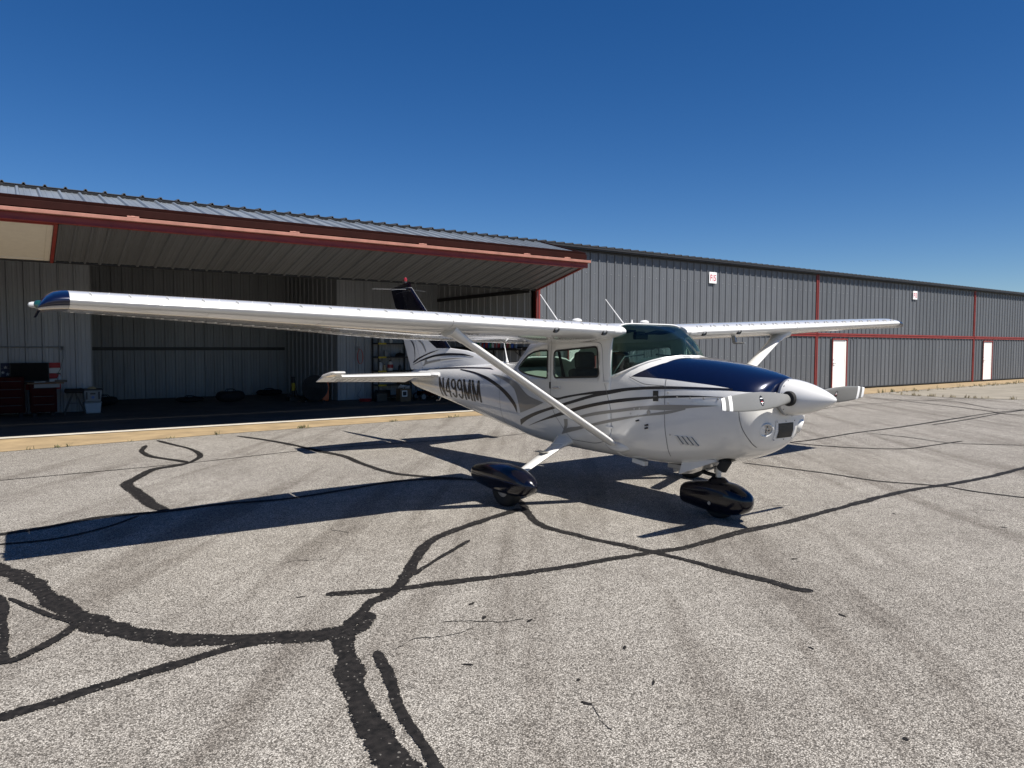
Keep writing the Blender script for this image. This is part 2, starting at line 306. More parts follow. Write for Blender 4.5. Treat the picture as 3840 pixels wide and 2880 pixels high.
for ci, (w, pts) in enumerate(CRACKS):
    rnd = random.Random(ci*13+5); near = max(-y for x, y in pts) > 1.0
    w *= .88 if near else 1
    S = smooth_poly(pts, .012 if near else .05); mb = MB(); vs = []; n = len(S); lo = [rnd.uniform(-.28, .28) for _ in range(n//14+3)]; lo2 = [rnd.uniform(-.28, .28) for _ in range(n//14+3)]
    for i, p in enumerate(S):
        d = (S[min(i+1, n-1)]-S[max(i-1, 0)]).normalized(); q = Vector((-d.y, d.x, 0))
        e = min(1, (min(i, n-1-i)+.6)/4)**.5; k = i/14; j = int(k); f = k-j
        if i % 4 == 0: ja, jb = rnd.uniform(-.2, .2), rnd.uniform(-.2, .2)
        if i == 0: pa, pb = ja, jb
        pa += (ja-pa)*.35; pb += (jb-pb)*.35
        a = w/2*e*(1+pa+lo[j]*(1-f)+lo[j+1]*f+rnd.uniform(-.06, .06)); b = w/2*e*(1+pb+lo2[j]*(1-f)+lo2[j+1]*f+rnd.uniform(-.06, .06))
        z = .0040+.0006*(ci % 7)
        vs += [tuple(p+q*a+Vector((0, 0, z))), tuple(p+Vector((0, 0, z+.0022))), tuple(p-q*b+Vector((0, 0, z)))]
    fs = []
    for i in range(n-1): fs += [(3*i, 3*i+1, 3*i+4, 3*i+3), (3*i+1, 3*i+2, 3*i+5, 3*i+4)]
    mb.add(vs, fs); co = mb.build('crack_seal', MT['seal'], tarmac)
    at = co.data.attributes.new('rim', 'FLOAT', 'POINT'); at.data.foreach_set('value', [0. if k % 3 == 1 else 1. for k in range(len(co.data.vertices))])
SPOTS = [(-.65,-2.86),(-3.24,-2.26),(-4.1,-1.51),(-2.9,-3.31),(-3.36,-3.46),(-3.48,-3.66),(-3.72,-3.0),(-2.57,-4.66),(-3.07,-3.69),(-2.06,-3.9),(1.54,-2.52),(1.83,-3.38),(-1.46,-3.73),(-3.3,-2.5),(-3.1,-2.7)]
for i, (x, y) in enumerate(SPOTS):
    rnd = random.Random(i); mb = MB(); a0 = rnd.uniform(0, 3); L, W_ = rnd.uniform(.012, .035), rnd.uniform(.006, .014)
    ring = [(x+math.cos(a0)*L*math.cos(t)-math.sin(a0)*W_*math.sin(t)*rnd.uniform(.7, 1.3), y+math.sin(a0)*L*math.cos(t)+math.cos(a0)*W_*math.sin(t)*rnd.uniform(.7, 1.3), .0035) for t in [k*.5236 for k in range(12)]]
    mb.add(ring, [tuple(range(12))]); mb.build('tar_spot', MT['seal'], tarmac)
HAIR = [[(-3.98,-.72),(-3.85,-.70),(-3.72,-.78),(-3.6,-.74)],[(-3.3,.02),(-3.22,-.1),(-3.25,-.2)],[(-3.55,-2.42),(-3.4,-2.5),(-3.25,-2.62),(-3.12,-2.66)],[(-3.55,-3.9),(-3.5,-3.75),(-3.42,-3.62)],[(2.2,-3.0),(2.4,-2.9),(2.55,-3.05)],[(.35,-1.5),(.6,-1.62),(.8,-1.6),(1.1,-1.75)],[(-3.95,-2.62),(-3.8,-2.55),(-3.62,-2.62),(-3.45,-2.6)]]
for i, h in enumerate(HAIR):
    S = smooth_poly(h, .03); rnd = random.Random(90+i); vs = []; 
    for k, p in enumerate(S):
        p = p+Vector((rnd.uniform(-.008, .008), rnd.uniform(-.008, .008), .0032)); w = rnd.uniform(.0015, .004); vs += [tuple(p+Vector((w, w, 0))), tuple(p-Vector((w, w, 0)))]
    MB().add(vs, [(2*k, 2*k+1, 2*k+3, 2*k+2) for k in range(len(S)-1)]).build('hairline_crack', MT['seal'], tarmac)

edge = [(-30, 6.9), (-5.81, 7.5), (-4.13, 7.75), (-2.08, 8.02), (.44, 8.21), (2.83, 8.36), (6, 8.3), (12, 7.9), (19.06, 7.45), (25.6, 7.70), (34, 7.84), (70, 7.9)]
tag(sheet('concrete_strip', edge+[(70, 9.40), (-30, 9.40)], .006, MT['concrete']), 'tan concrete strip along the foot of the hangar', 'concrete strip', kind='structure')
tag(sheet('sunlit_sill', [(-7.07, 9.30), (6.07, 9.30), (6.07, 9.62), (-7.07, 9.62)], .018, MT['sill']), 'floor slab front coloured sun-bright under the open hangar door', 'sill', kind='structure')  # sunlit front of the slab, painted as a paler sheet
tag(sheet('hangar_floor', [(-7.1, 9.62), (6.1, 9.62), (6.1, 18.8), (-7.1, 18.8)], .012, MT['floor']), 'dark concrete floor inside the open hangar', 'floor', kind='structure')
tag(sheet('side_apron', [(20.2, 7.1), (19.7, 6.6), (19.9, 4.83), (20.67, 3.12), (24, -4.4), (70, -4.4), (70, 7.7), (25.6, 7.55)], .0085, MT['concrete2']), 'brownish concrete apron in front of the far hangar doors', 'apron', kind='structure')
# weeds in the joints
def weeds(name, spots, label, m):
    mb = MB(); rnd = random.Random(name)
    for (x, y, n, h) in spots:
        for _ in range(n):
            a = rnd.uniform(0, 6.28); r = rnd.uniform(0, .07); hx = h*rnd.uniform(.4, 1); b = rnd.uniform(0, 6.28); l = rnd.uniform(.02, .06); w = rnd.uniform(.003, .007)
            p = Vector((x+r*math.cos(a), y+r*math.sin(a), .005)); t = p+Vector((l*math.cos(b), l*math.sin(b), hx)); s = Vector((-math.sin(b)*w, math.cos(b)*w, 0)); mid = (p+t)/2+Vector((0, 0, hx*.15))
            mb.add([p-s, p+s, mid+s*.8, t, mid-s*.8], [(0, 1, 2, 3, 4)])
    return tag(mb.build(name, m), label, 'weeds', kind='stuff')
rw = random.Random(3); sp = []
def edge_y(x):
    for (a, b), (c, d) in zip(edge, edge[1:]):
        if a <= x <= c: return b+(d-b)*(x-a)/(c-a)
for _ in range(46):
    x = rw.choice([rw.uniform(-6, 3), rw.uniform(17, 36)]); sp.append((x, edge_y(x)-.01, rw.randint(4, 14), rw.uniform(.03, .09) if x < 10 else rw.uniform(.06, .2)))
weeds('weeds', sp, 'small green weeds in the joint of the concrete strip', MT['weed'])
sp2 = []
for _ in range(70):
    t = rw.random(); sp2.append((20.2+t*16, 7.15+t*.45+rw.uniform(-.1, .1), rw.randint(4, 12), rw.uniform(.03, .13)))
for _ in range(26):
    t = rw.random(); sp2.append((19.8+.9*t**2+rw.uniform(-.05, .05), 6.6-3.4*t, rw.randint(5, 14), rw.uniform(.05, .16)))
weeds('dry_weeds', sp2, 'dry yellowish weeds around the far concrete apron', MT['weeddry'])

# ------------------------------------------------------------------ hangar row
WY = 9.4255; BAY = 13.13; X0 = 6.07; PIT = BAY/42
hangar = empty('hangar_building', (0, 0, 0), 'long grey metal hangar row with red framed doors', 'hangar')
def panel_mesh(name, m, major=True):
    prof = []
    for k in range(3):
        b = k*PIT; prof += [(b, 0), (b+.018, -.034), (b+.048, -.034), (b+.066, 0), (b+.118, 0), (b+.128, -.007), (b+.148, -.007), (b+.158, 0), (b+.21, 0), (b+.22, -.007), (b+.24, -.007), (b+.25, 0)]
    prof.append((3*PIT-.0015, 0))
    me = bpy.data.meshes.new(name); n = len(prof)
    me.from_pydata([(u, h, 0) for u, h in prof]+[(u, h, 1) for u, h in prof], [], [(i, i+1, n+i+1, n+i) for i in range(n-1)]); me.materials.append(m); return me
PM = dict(steel=panel_mesh('wall_panel', MT['steel']), door=panel_mesh('door_panel', MT['doorsteel']), liner=panel_mesh('liner_panel', MT['liner']), ldark=panel_mesh('bare_panel', MT['linerdark']))
def panel(parent, kind, loc, h, rot=(0, 0, 0), sx=1):
    o = bpy.data.objects.new('wall_panel', PM[kind]); link(o, parent); o.location = loc; o.scale = (sx, 1, h); o.rotation_euler = rot; return o
screw_me = MB().lathe([(.011, 0), (.011, -.005), (.005, -.009)], ax='y', n=6).build('screw_head', MT['alu']); screw_mesh = screw_me.data; bpy.data.objects.remove(screw_me)
def leaf(bay_x, z0, h, upper, kind, loc=None, rx=0, door=False, label=None, doormat='whitedoor', trimk='red'):
    # local axes: x along the door, y into the hangar, z up the leaf; the panel skin lies at y=0
    mb = MB(); e = .045
    trim = 0
    mb.box((BAY/2, .05, .045), (BAY-.06, .09, .09), mi=1); mb.box((BAY/2, .05, h-.045), (BAY-.06, .09, .09), mi=1)
    for x in (.075, BAY/3, 2*BAY/3, BAY-.075): mb.box((x, .05, h/2), (.09, .088, h-.182), mi=1)
    mb.box((BAY/2, .05, h*.5), (BAY-.25, .05, .05), mi=1)
    for x in (.055, BAY-.055): mb.box((x, -.022, h/2), (.05, .042, h-.002), mi=0)
    mb.box((BAY/2, -.026, .03 if upper else h-.03), (BAY-.162, .05, .058), mi=0)
    mb.box((BAY/2, -.020, h-.02 if upper else .025), (BAY-.162, .038, .038), mi=2)
    o = mb.build('door_leaf', [MT[trimk], MT['brown'], MT['dark']], hangar); o.location = loc or (bay_x, WY, z0); o.rotation_euler.x = rx
    if label: o['label'] = label
    dx0, dx1, dz = 1.10, 2.06, 1.86
    for k in range(14):
        x = k*3*PIT; a, b = x, x+3*PIT
        if door and a < dx1+.06 and b > dx0-.06:    # panels beside and above the walk door
            if h-.05-dz > .05: panel(o, kind, (a, 0, dz+.07), h-.06-dz-.07)
            for (u0, u1) in ((a, min(b, dx0-.05)), (max(a, dx1+.05), b)):
                if u1-u0 > .05: panel(o, kind, (u0, 0, .045), dz+.0245, sx=(u1-u0)/(3*PIT))
        else: panel(o, kind, (x, 0, .045), h-.06)
    if door:
        f = MB(); f.box((dx0-.025, -.02, dz/2+.04), (.05, .06, dz+.02)).box((dx1+.025, -.02, dz/2+.04), (.05, .06, dz+.02)).box(((dx0+dx1)/2, -.02, dz+.075), (dx1-dx0+.1, .06, .05)); f.build('door_frame', MT['red'], o)
        mb = MB(); mb.box(((dx0+dx1)/2, .012, dz/2+.05), (dx1-dx0-.008, .04, dz)).box((dx1-.05, -.014, dz/2+.05), (.085, .012, dz-.004)).box(((dx0+dx1)/2-.045, -.014, .09), (dx1-dx0-.105, .012, .075)); mb.build('walk_door', MT[doormat], o, bevel=.004)
        MB().lathe([(.03, 0), (.03, -.02), (.012, -.022), (.012, -.055)], (dx0+.07, -.008, 1.0), 'y', 12).bar((dx0+.07, -.058, 1.0), (dx0+.20, -.058, 1.0), .018, .02).build('door_handle', MT['alu'], o)
        MB().lathe([(.026, 0), (.026, -.018), (.015, -.024)], (dx0+.07, -.008, 1.14), 'y', 12).build('door_lock', MT['alu'], o)
    if kind == 'steel' and 0 < bay_x < 20:
        for zz in ((.32, h-.62) if upper else (.5, 1.3)):
            for k in range(42):
                s = bpy.data.objects.new('screw_head', screw_mesh); link(s, o); s.location = (k*PIT+.19, -.006, zz)
    return o
for bi, bx in enumerate((X0, X0+BAY, X0+2*BAY, X0+3*BAY)):
    leaf(bx, .04, 2.09, False, 'steel', door=True, label='closed lower door leaf with white walk door, '+('nearest to the open hangar' if bi == 0 else 'bay %s from the open hangar' % ('second', 'third', 'fourth')[bi-1]))
    leaf(bx, 2.145, 2.23, True, 'steel', label='closed upper door leaf, '+('nearest to the open hangar' if bi == 0 else 'bay %s from the open hangar' % ('second', 'third', 'fourth')[bi-1]))
# open bifold door: upper leaf leans out from the eave, lower leaf folds back under it
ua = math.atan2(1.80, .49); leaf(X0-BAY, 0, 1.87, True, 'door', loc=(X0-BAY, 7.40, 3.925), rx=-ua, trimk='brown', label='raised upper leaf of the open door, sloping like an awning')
la = math.atan2(1.99, .46); leaf(X0-BAY, 0, 2.05, False, 'steel', loc=(X0-BAY, 9.40, 3.19), rx=la, door=True, label='folded lower leaf of the open door, seen from below', doormat='cream')
fb = MB(); fb.box((X0-BAY/2, 7.425, 3.865), (BAY, .07, .12), mi=0); fb.box((X0-BAY/2-.0, 7.385, 3.748), (BAY+.14, .15, .06), mi=1); fb.box((X0-BAY/2, 7.437, 3.658), (BAY+.10, .07, .115), mi=2)
fb.build('fold_beam', [MT['brown'], MT['redsunlit'], MT['red']], hangar, bevel=.006)  # the pale middle band is painted sunlight on the red tube
for x in (-3.9, -1.2, 1.5, 4.2, 5.4):
    h = MB(); h.lathe([(.016, -.09), (.016, -.03), (.02, -.028), (.02, .028), (.016, .03), (.016, .09)], (x, 7.33, 3.79), 'x', 10).box((x, 7.37, 3.775), (.1, .05, .014)); h.build('hinge', MT['redsunlit'], hangar)
# posts between the bays
for k, x in enumerate((X0-BAY, X0, X0+BAY, X0+2*BAY, X0+3*BAY, X0+4*BAY)):
    mb = MB(); mb.box((x, WY+.06, 2.2), (.10, .12, 4.36), mi=1)
    for s in (-1, 1): mb.box((x+s*.033, WY-.026, 2.2), (.026, .045, 4.36), mi=0)
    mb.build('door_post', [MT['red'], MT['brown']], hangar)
# roof, eave
xs = []; x = -20.4
while x < 59.2: xs += [(x, 0), (x+.02, .036), (x+.05, .036), (x+.07, 0)]; x += PIT
xs.append((59.2, 0))
rows = [(9.215, 4.485), (14.2, 4.93), (19.4, 4.48)]; n = len(xs)
mb = MB(); mb.add([(u, Y, Z+h) for Y, Z in rows for u, h in xs], [(r*n+i, r*n+i+1, (r+1)*n+i+1, (r+1)*n+i) for r in range(2) for i in range(n-1)])
roof = mb.build('roof', MT['roofsteel'], hangar); sm = roof.modifiers.new('thickness', 'SOLIDIFY'); sm.thickness = .012; sm.offset = -1
mb = MB(); mb.box((19.4, 9.245, 4.445), (79.5, .035, .06)).box((19.4, 9.34, 4.395), (79.5, .155, .03)); mb.build('eave_shade_trim', MT['dark'], hangar)  # dark boxes stand in for the shade under the eave
mb = MB(); mb.box((19.4, 9.46, 4.41), (79.5, .06, .09)); mb.build('door_header', MT['dark'], hangar)
# outer shell that the photo does not show but the light needs
mb = MB(); mb.box((19.4, 19.2, 2.25), (79.2, .06, 4.5)); mb.build('rear_wall', MT['steel'], hangar)
for x in (-20.2, 59.0): MB().box((x, 14.3, 2.3), (.06, 9.7, 4.5)).build('end_wall', MT['steel'], hangar)
def outer(x0, x1):
    k = round((x1-x0)/(3*PIT)); s = (x1-x0)/(k*3*PIT)
    for i in range(k): panel(hangar, 'steel', (x0+i*3*PIT*s, WY, .04), 4.34, sx=s)
outer(-20.2+.05, X0-BAY-.05)
# interior walls (T-shaped bay)
def iwall(name, a, b, kind, h=4.42, girts=(), flip=False, label=None):
    a, b = Vector((*a, 0)), Vector((*b, 0)); d = b-a; L = d.length; ang = math.atan2(d.y, d.x)
    mb = MB(); mb.box((L/2, .03, .02), (L, .04, .04))
    for g in girts: mb.box((L/2, -.045, g), (L-.02, .06, .10))
    o = mb.build(name, MT['dark'], hangar); o.location = a; o.rotation_euler.z = ang
    if label: o['label'] = label
    k = max(1, round(L/(3*PIT))); s = L/(k*3*PIT)
    for i in range(k): panel(o, kind, (i*3*PIT*s, 0, .02), h, sx=s)
    return o
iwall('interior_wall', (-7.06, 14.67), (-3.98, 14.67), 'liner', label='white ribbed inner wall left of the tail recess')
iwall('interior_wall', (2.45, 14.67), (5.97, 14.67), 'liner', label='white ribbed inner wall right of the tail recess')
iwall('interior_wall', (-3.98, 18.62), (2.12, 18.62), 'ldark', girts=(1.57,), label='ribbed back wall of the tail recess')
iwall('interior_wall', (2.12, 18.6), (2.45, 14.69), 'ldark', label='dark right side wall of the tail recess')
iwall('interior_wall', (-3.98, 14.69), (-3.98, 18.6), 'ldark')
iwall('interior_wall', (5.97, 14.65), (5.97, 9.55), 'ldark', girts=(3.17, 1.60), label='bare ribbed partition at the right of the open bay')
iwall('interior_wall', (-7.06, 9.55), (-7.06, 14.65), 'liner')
# signs
def unit_sign(txt, x, z, label):
    o = empty('unit_sign', (x, WY-.055, z), label, 'sign', group='hangar number signs')
    MB().box((0, 0, 0), (.36, .02, .36)).build('plate', MT['signwhite'], o, bevel=.004)
    MB().box((0, .022, 0), (.05, .024, .36)).build('bracket', MT['alu'], o)
    me = text_mesh(txt, .235, .0015, .006); me.materials.clear(); me.materials.append(MT['signred'])
    w = max(v.co.x for v in me.vertices)-min(v.co.x for v in me.vertices); x0 = min(v.co.x for v in me.vertices); hh = max(v.co.y for v in me.vertices)
    t = bpy.data.objects.new('lettering', me); link(t, o); t.rotation_euler = (R(90), 0, 0); sx = .27/w; t.scale = (sx, .20/hh, 1); t.location = (-(x0+w/2)*sx, -.0125, -.10)
unit_sign('F15', 13.20, 3.915, 'white sign reading F15 on the grey hangar wall')
unit_sign('F13', 26.48, 3.915, 'white sign reading F13 on the far hangar wall')

# ------------------------------------------------------------------ aeroplane: body lines
def pchip(xs, ys):
    xs=np.array(xs,float); ys=np.array(ys,float)
    h=np.diff(xs); d=np.diff(ys)/h; m=np.zeros_like(xs)
    for i in range(1,len(xs)-1):
        if d[i-1]*d[i]>0:
            w1=2*h[i]+h[i-1]; w2=h[i]+2*h[i-1]; m[i]=(w1+w2)/(w1/d[i-1]+w2/d[i])
    m[0]=d[0]; m[-1]=d[-1]
    def f(x):
        x=min(max(x,xs[0]),xs[-1]); i=min(max(int(np.searchsorted(xs,x))-1,0),len(h)-1)
        t=(x-xs[i])/h[i]
        return float((1+2*t)*(1-t)**2*ys[i]+t*(1-t)**2*h[i]*m[i]+t*t*(3-2*t)*ys[i+1]+t*t*(t-1)*h[i]*m[i+1])
    return f
# x, half width, z of max width, top z, bottom z, top exponent, bottom exponent
NOSE=[(.56,.568,1.05,1.575,.470,4.6,3.4),(1.1,.556,1.05,1.567,.475,3.3,3.1),(1.45,.537,1.06,1.545,.50,2.9,2.8),(1.8,.507,1.08,1.502,.565,2.6,2.5),
 (2.05,.475,1.09,1.456,.645,2.4,2.4),(2.18,.442,1.10,1.425,.710,2.3,2.3),(2.255,.395,1.10,1.402,.775,2.2,2.2),(2.30,.335,1.10,1.38,.84,2.1,2.1),(2.32,.265,1.11,1.35,.90,2,2)]
CABIN=[(-4.92,.05,1.16,1.23,1.05,2.2,2.2),(-4.75,.085,1.16,1.26,.995,2.2,2.2),(-4.2,.14,1.13,1.305,.91,2.2,2.2),(-3.4,.225,1.10,1.36,.80,2.2,2.3),
 (-2.2,.365,1.07,1.425,.635,2.4,2.6),(-1.6,.44,1.06,1.46,.56,2.7,2.9),(-1.3,.485,1.05,1.505,.53,3.3,3.1),(-1.05,.52,1.05,1.64,.505,4.6,3.3),
 (-.75,.548,1.05,1.835,.485,6,3.4),(-.35,.566,1.05,1.915,.472,7,3.4),(.3,.57,1.05,1.915,.468,7,3.4),(.68,.567,1.05,1.895,.47,7,3.4)]
class Prof:
    def __init__(s,rows):
        rows=sorted(rows); c=list(zip(*rows)); s.f=[pchip(c[0],k) for k in c[1:]]; s.x0=c[0][0]; s.x1=c[0][-1]
    def sec(s,x): return [g(x) for g in s.f]
    def pt(s,x,phi,off=0):      # phi: -90 belly, 0 right side, 90 top, 180 left side
        w,zm,zt,zb,nt,nb=s.sec(x); a=math.radians(phi); c=math.cos(a); q=math.sin(a)
        h,n=(zt-zm,nt) if q>=0 else (zm-zb,nb)
        r=(abs(c)**n+abs(q)**n)**(-1/n)
        y=-w*r*c; z=zm+h*r*q
        if off:
            gy=-abs(c*r)**(n-1)/w*(1 if c>0 else -1); gz=abs(q*r)**(n-1)/h*(1 if q>0 else -1); L=math.hypot(gy,gz) or 1
            y+=off*gy/L; z+=off*gz/L
        return (x,y,z)
    def phi(s,x,z):
        w,zm,zt,zb,nt,nb=s.sec(x)
        h,n=(zt-zm,nt) if z>=zm else (zm-zb,nb)
        q=max(-.9999,min(.9999,(z-zm)/h)); c=(1-abs(q)**n)**(1/n)
        return math.degrees(math.atan2(q,c))
    def inside(s,p):
        x,y,z=p
        if x<s.x0 or x>s.x1: return False
        w,zm,zt,zb,nt,nb=s.sec(x)
        h,n=(zt-zm,nt) if z>=zm else (zm-zb,nb)
        return (abs(y)/w)**n+(abs(z-zm)/h)**n<1
PN=Prof(NOSE); PB=Prof(CABIN)
plane = empty('airplane', (0, 0, 0), 'white high-wing light aeroplane with navy nose and black stripes', 'airplane', rz=R(-90))
KS = .008
def inpoly(p, poly):
    x, y = p; c = False; j = len(poly)-1
    for i in range(len(poly)):
        xi, yi = poly[i]; xj, yj = poly[j]
        if (yi > y) != (yj > y) and x < (xj-xi)*(y-yi)/(yj-yi)+xi: c = not c
        j = i
    return c
def cdt(grid, polys):
    vs = [Vector(p) for p in grid]; es = []
    for poly in polys:
        k = len(vs); vs += [Vector(p) for p in poly]; es += [(k+i, k+(i+1) % len(poly)) for i in range(len(poly))]
    r = delaunay_2d_cdt(vs, es, [], 0, 1e-6); return r[0], r[2]
def dist_poly(p, poly):
    b = 1e9; P = Vector(p)
    for i in range(len(poly)):
        a = Vector(poly[i]); c = Vector(poly[(i+1) % len(poly)]); d = c-a; t = max(0, min(1, (P-a).dot(d)/max(d.length_squared, 1e-12))); b = min(b, (a+d*t-P).length)
    return b
def skin(prof, xs, phis, holes=(), off=0, keep=None):
    polys = [[(x, f*KS) for x, f in h] for h in holes]; kp = [(x, f*KS) for x, f in keep] if keep else None
    allp = polys+([kp] if kp else []); boxes = [(min(p[0] for p in q)-.02, max(p[0] for p in q)+.02, min(p[1] for p in q)-.02, max(p[1] for p in q)+.02) for q in allp]
    grid = []
    for x in xs:
        for f in phis:
            p = (x, f*KS); ok = kp is None or inpoly(p, kp)
            if ok:
                for q, b in zip(allp, boxes):
                    if b[0] <= p[0] <= b[1] and b[2] <= p[1] <= b[3]:
                        if (q is not kp and inpoly(p, q)) or dist_poly(p, q) < .010: ok = False; break
            if ok: grid.append(p)
    vs, fs = cdt(grid, allp)
    out = []
    for f in fs:
        c = (sum(vs[i].x for i in f)/3, sum(vs[i].y for i in f)/3)
        if any(inpoly(c, q) for q in polys): continue
        if kp and not inpoly(c, kp): continue
        out.append(tuple(f))
    mb = MB(); mb.add([prof.pt(v.x, v.y/KS, off) for v in vs], out); return mb
def frange(a, b, n): return [a+(b-a)*i/(n-1) for i in range(n)]
def rnd_poly(pts, r, seg=5):
    out = []; n = len(pts)
    for i in range(n):
        p = Vector(pts[i]); a = Vector(pts[i-1]); b = Vector(pts[(i+1) % n]); u = (a-p); v = (b-p); k = min(r, u.length*.45, v.length*.45); u.normalize(); v.normalize()
        s, e = p+u*k, p+v*k
        for j in range(seg+1):
            t = j/seg; out.append(tuple((1-t)**2*s+2*t*(1-t)*p+t*t*e))
    return out
def dens(poly, step=.04):
    out = []
    for i in range(len(poly)):
        a, b = Vector(poly[i]), Vector(poly[(i+1) % len(poly)]); n = max(1, int((b-a).length/step))
        out += [tuple(a+(b-a)*k/n) for k in range(n)]
    return out
def tophi(prof, poly): return [(x, prof.phi(x, z)) for x, z in poly]
def mirr(poly): return [(x, 180-f) for x, f in poly][::-1]
def SP_(x, z, off=0, side=-1):       # point on the fuselage side
    pr = PN if x > .62 else PB; p = pr.pt(x, pr.phi(x, z), off); return Vector((p[0], p[1] if side < 0 else -p[1], p[2]))
def resamp(pts, n):
    P = [Vector(p) for p in pts]; L = [0]
    for a, b in zip(P, P[1:]): L.append(L[-1]+(b-a).length)
    fx, fz = pchip(L, [p.x for p in P]) if len(P) > 2 else (lambda t: P[0].x+(P[1].x-P[0].x)*t/L[1]), pchip(L, [p.y for p in P]) if len(P) > 2 else (lambda t: P[0].y+(P[1].y-P[0].y)*t/L[1])
    return [(fx(L[-1]*i/(n-1)), fz(L[-1]*i/(n-1))) for i in range(n)]
def ribbon(up_, lo_, off=.0022, n=44, rows=5, side=-1, fn=None):
    a, b = resamp(up_, n), resamp(lo_, n); mb = MB(); vs = []
    for (p, q) in zip(a, b):
        for r in range(rows): t = r/(rows-1); vs.append((fn or SP_)(p[0]+(q[0]-p[0])*t, p[1]+(q[1]-p[1])*t, off, side))
    mb.add(vs, [(i*rows+r, i*rows+r+1, (i+1)*rows+r+1, (i+1)*rows+r) for i in range(n-1) for r in range(rows-1)]); return mb
def line(pts, w, off=.0018, n=60, side=-1, closed=False, fn=None, mb=None, smooth=True):
    P = resamp(pts, n) if smooth else dens(pts, .02)
    if closed and not smooth: P = P
    mb = mb or MB(); vs = []; m = len(P)
    for i in range(m):
        a, b = Vector(P[(i-1) % m] if closed else P[max(i-1, 0)]), Vector(P[(i+1) % m] if closed else P[min(i+1, m-1)]); d = (b-a).normalized(); q = Vector((-d.y, d.x))*w/2; p = Vector(P[i])
        vs += [(fn or SP_)(p.x+q.x, p.y+q.y, off, side), (fn or SP_)(p.x-q.x, p.y-q.y, off, side)]
    mb.add(vs, [(2*i, 2*i+1, (2*i+3) % (2*m), (2*i+2) % (2*m)) for i in range(m if closed else m-1)]); return mb
def dedup(vs): return vs

# --- fuselage skins
DOORWIN = rnd_poly([(.451, 1.658), (.483, 1.342), (-.277, 1.304), (-.280, 1.606)], .05)
REARWIN = [(-.40, 1.600), (-.415, 1.612), (-.55, 1.610), (-.698, 1.589), (-.82, 1.550), (-.93, 1.492), (-1.01, 1.436), (-1.045, 1.408), (-1.048, 1.395), (-1.02, 1.372), (-.93, 1.345), (-.80, 1.322), (-.62, 1.305), (-.43, 1.296), (-.405, 1.303)]
hw = [tophi(PB, dens(DOORWIN)), tophi(PB, dens(REARWIN))]
BACKWIN = rnd_poly([(-.86, 58), (-.86, 122), (-1.20, 132), (-1.20, 48)], .05)
BACKWIN = dens([(-.86, 56), (-.86, 70), (-.86, 90), (-.86, 110), (-.86, 124), (-1.0, 132), (-1.18, 136), (-1.22, 120), (-1.23, 90), (-1.22, 60), (-1.18, 44), (-1.0, 48)], 6)
phis = frange(-90, 270, 91)
xs = frange(-4.92, -1.4, 40)+frange(-1.35, .66, 42)
fz = skin(PB, xs, phis, hw+[mirr(h) for h in hw]+[BACKWIN]).build('cabin_and_tail_cone', [MT['white'], MT['trim']], plane, smooth=True, auto=50)
so_ = fz.modifiers.new('thickness', 'SOLIDIFY'); so_.thickness = .018; so_.offset = -1; so_.material_offset = 1
WSB = [(.669, 1.351), (.732, 1.371), (.834, 1.407), (.956, 1.461), (1.054, 1.506), (1.135, 1.536)]
wsr = tophi(PN, WSB)+[(1.225, 78), (1.285, 84), (1.30, 90)]
ws_all = wsr+[(x, 180-f) for x, f in wsr[:-1]][::-1]
hole_n = [(.60, PN.phi(.6, 1.34))]+ws_all+[(.60, 180-PN.phi(.6, 1.34))]
# navy upper cowling: its lower edge runs forward from the windshield foot to the spinner
BT = [(.925, 1.359), (1.057, 1.423), (1.161, 1.470), (1.249, 1.505)]; BL = [(1.163, 1.356), (1.367, 1.349), (1.656, 1.328), (1.908, 1.308), (2.071, 1.289), (2.0, 1.272), (2.11, 1.268), (2.192, 1.264), (2.28, 1.262), (2.32, 1.262)]
top_r = tophi(PN, BT)+[(1.33, 74), (1.375, 82), (1.385, 90)]; low_r = tophi(PN, BL)
def dphi(poly): return [(x, f/KS) for x, f in dens([(x, f*KS) for x, f in poly], .03)]
front = [(2.32, f) for f in frange(180-low_r[-1][1], low_r[-1][1], 31)][1:-1]
blue = dphi(top_r+[(x, 180-f) for x, f in top_r[:-1]][::-1]+[(x, 180-f) for x, f in low_r])[:-1]
blue = dphi(top_r+[(x, 180-f) for x, f in top_r[:-1]][::-1]+[(x, 180-f) for x, f in low_r]+front+low_r[::-1])
xs = frange(.60, 1.9, 40)+frange(1.92, 2.32, 30)
nose_ = skin(PN, xs, phis, [hole_n, blue])
fa, fb_ = low_r[-1][1], 180-low_r[-1][1]
ring = [PN.pt(2.32, f) for f in frange(fb_-360, fa, 61)]; nose_.add(ring+[(2.322, 0, 1.262)], [(i, i+1, 61) for i in range(60)])
nz = nose_.build('cowling', MT['white'], plane, smooth=True, auto=50)
nb_ = skin(PN, [x for x in xs if x > .9], phis, [], 0, keep=blue); ring = [PN.pt(2.32, f) for f in frange(fa, fb_, 31)]; nb_.add(ring+[(2.322, 0, 1.262)], [(i, i+1, 31) for i in range(30)])
nb_.build('blue_cowl_top', MT['navy'], plane, smooth=True, auto=50)
# rounded tail end
MB().add([PB.pt(-4.92, f) for f in phis[:-1]]+[(-4.95, 0, 1.15)], [(i, (i+1) % 90, 90) for i in range(90)]).build('tail_cap', MT['white'], plane, smooth=True, auto=80)
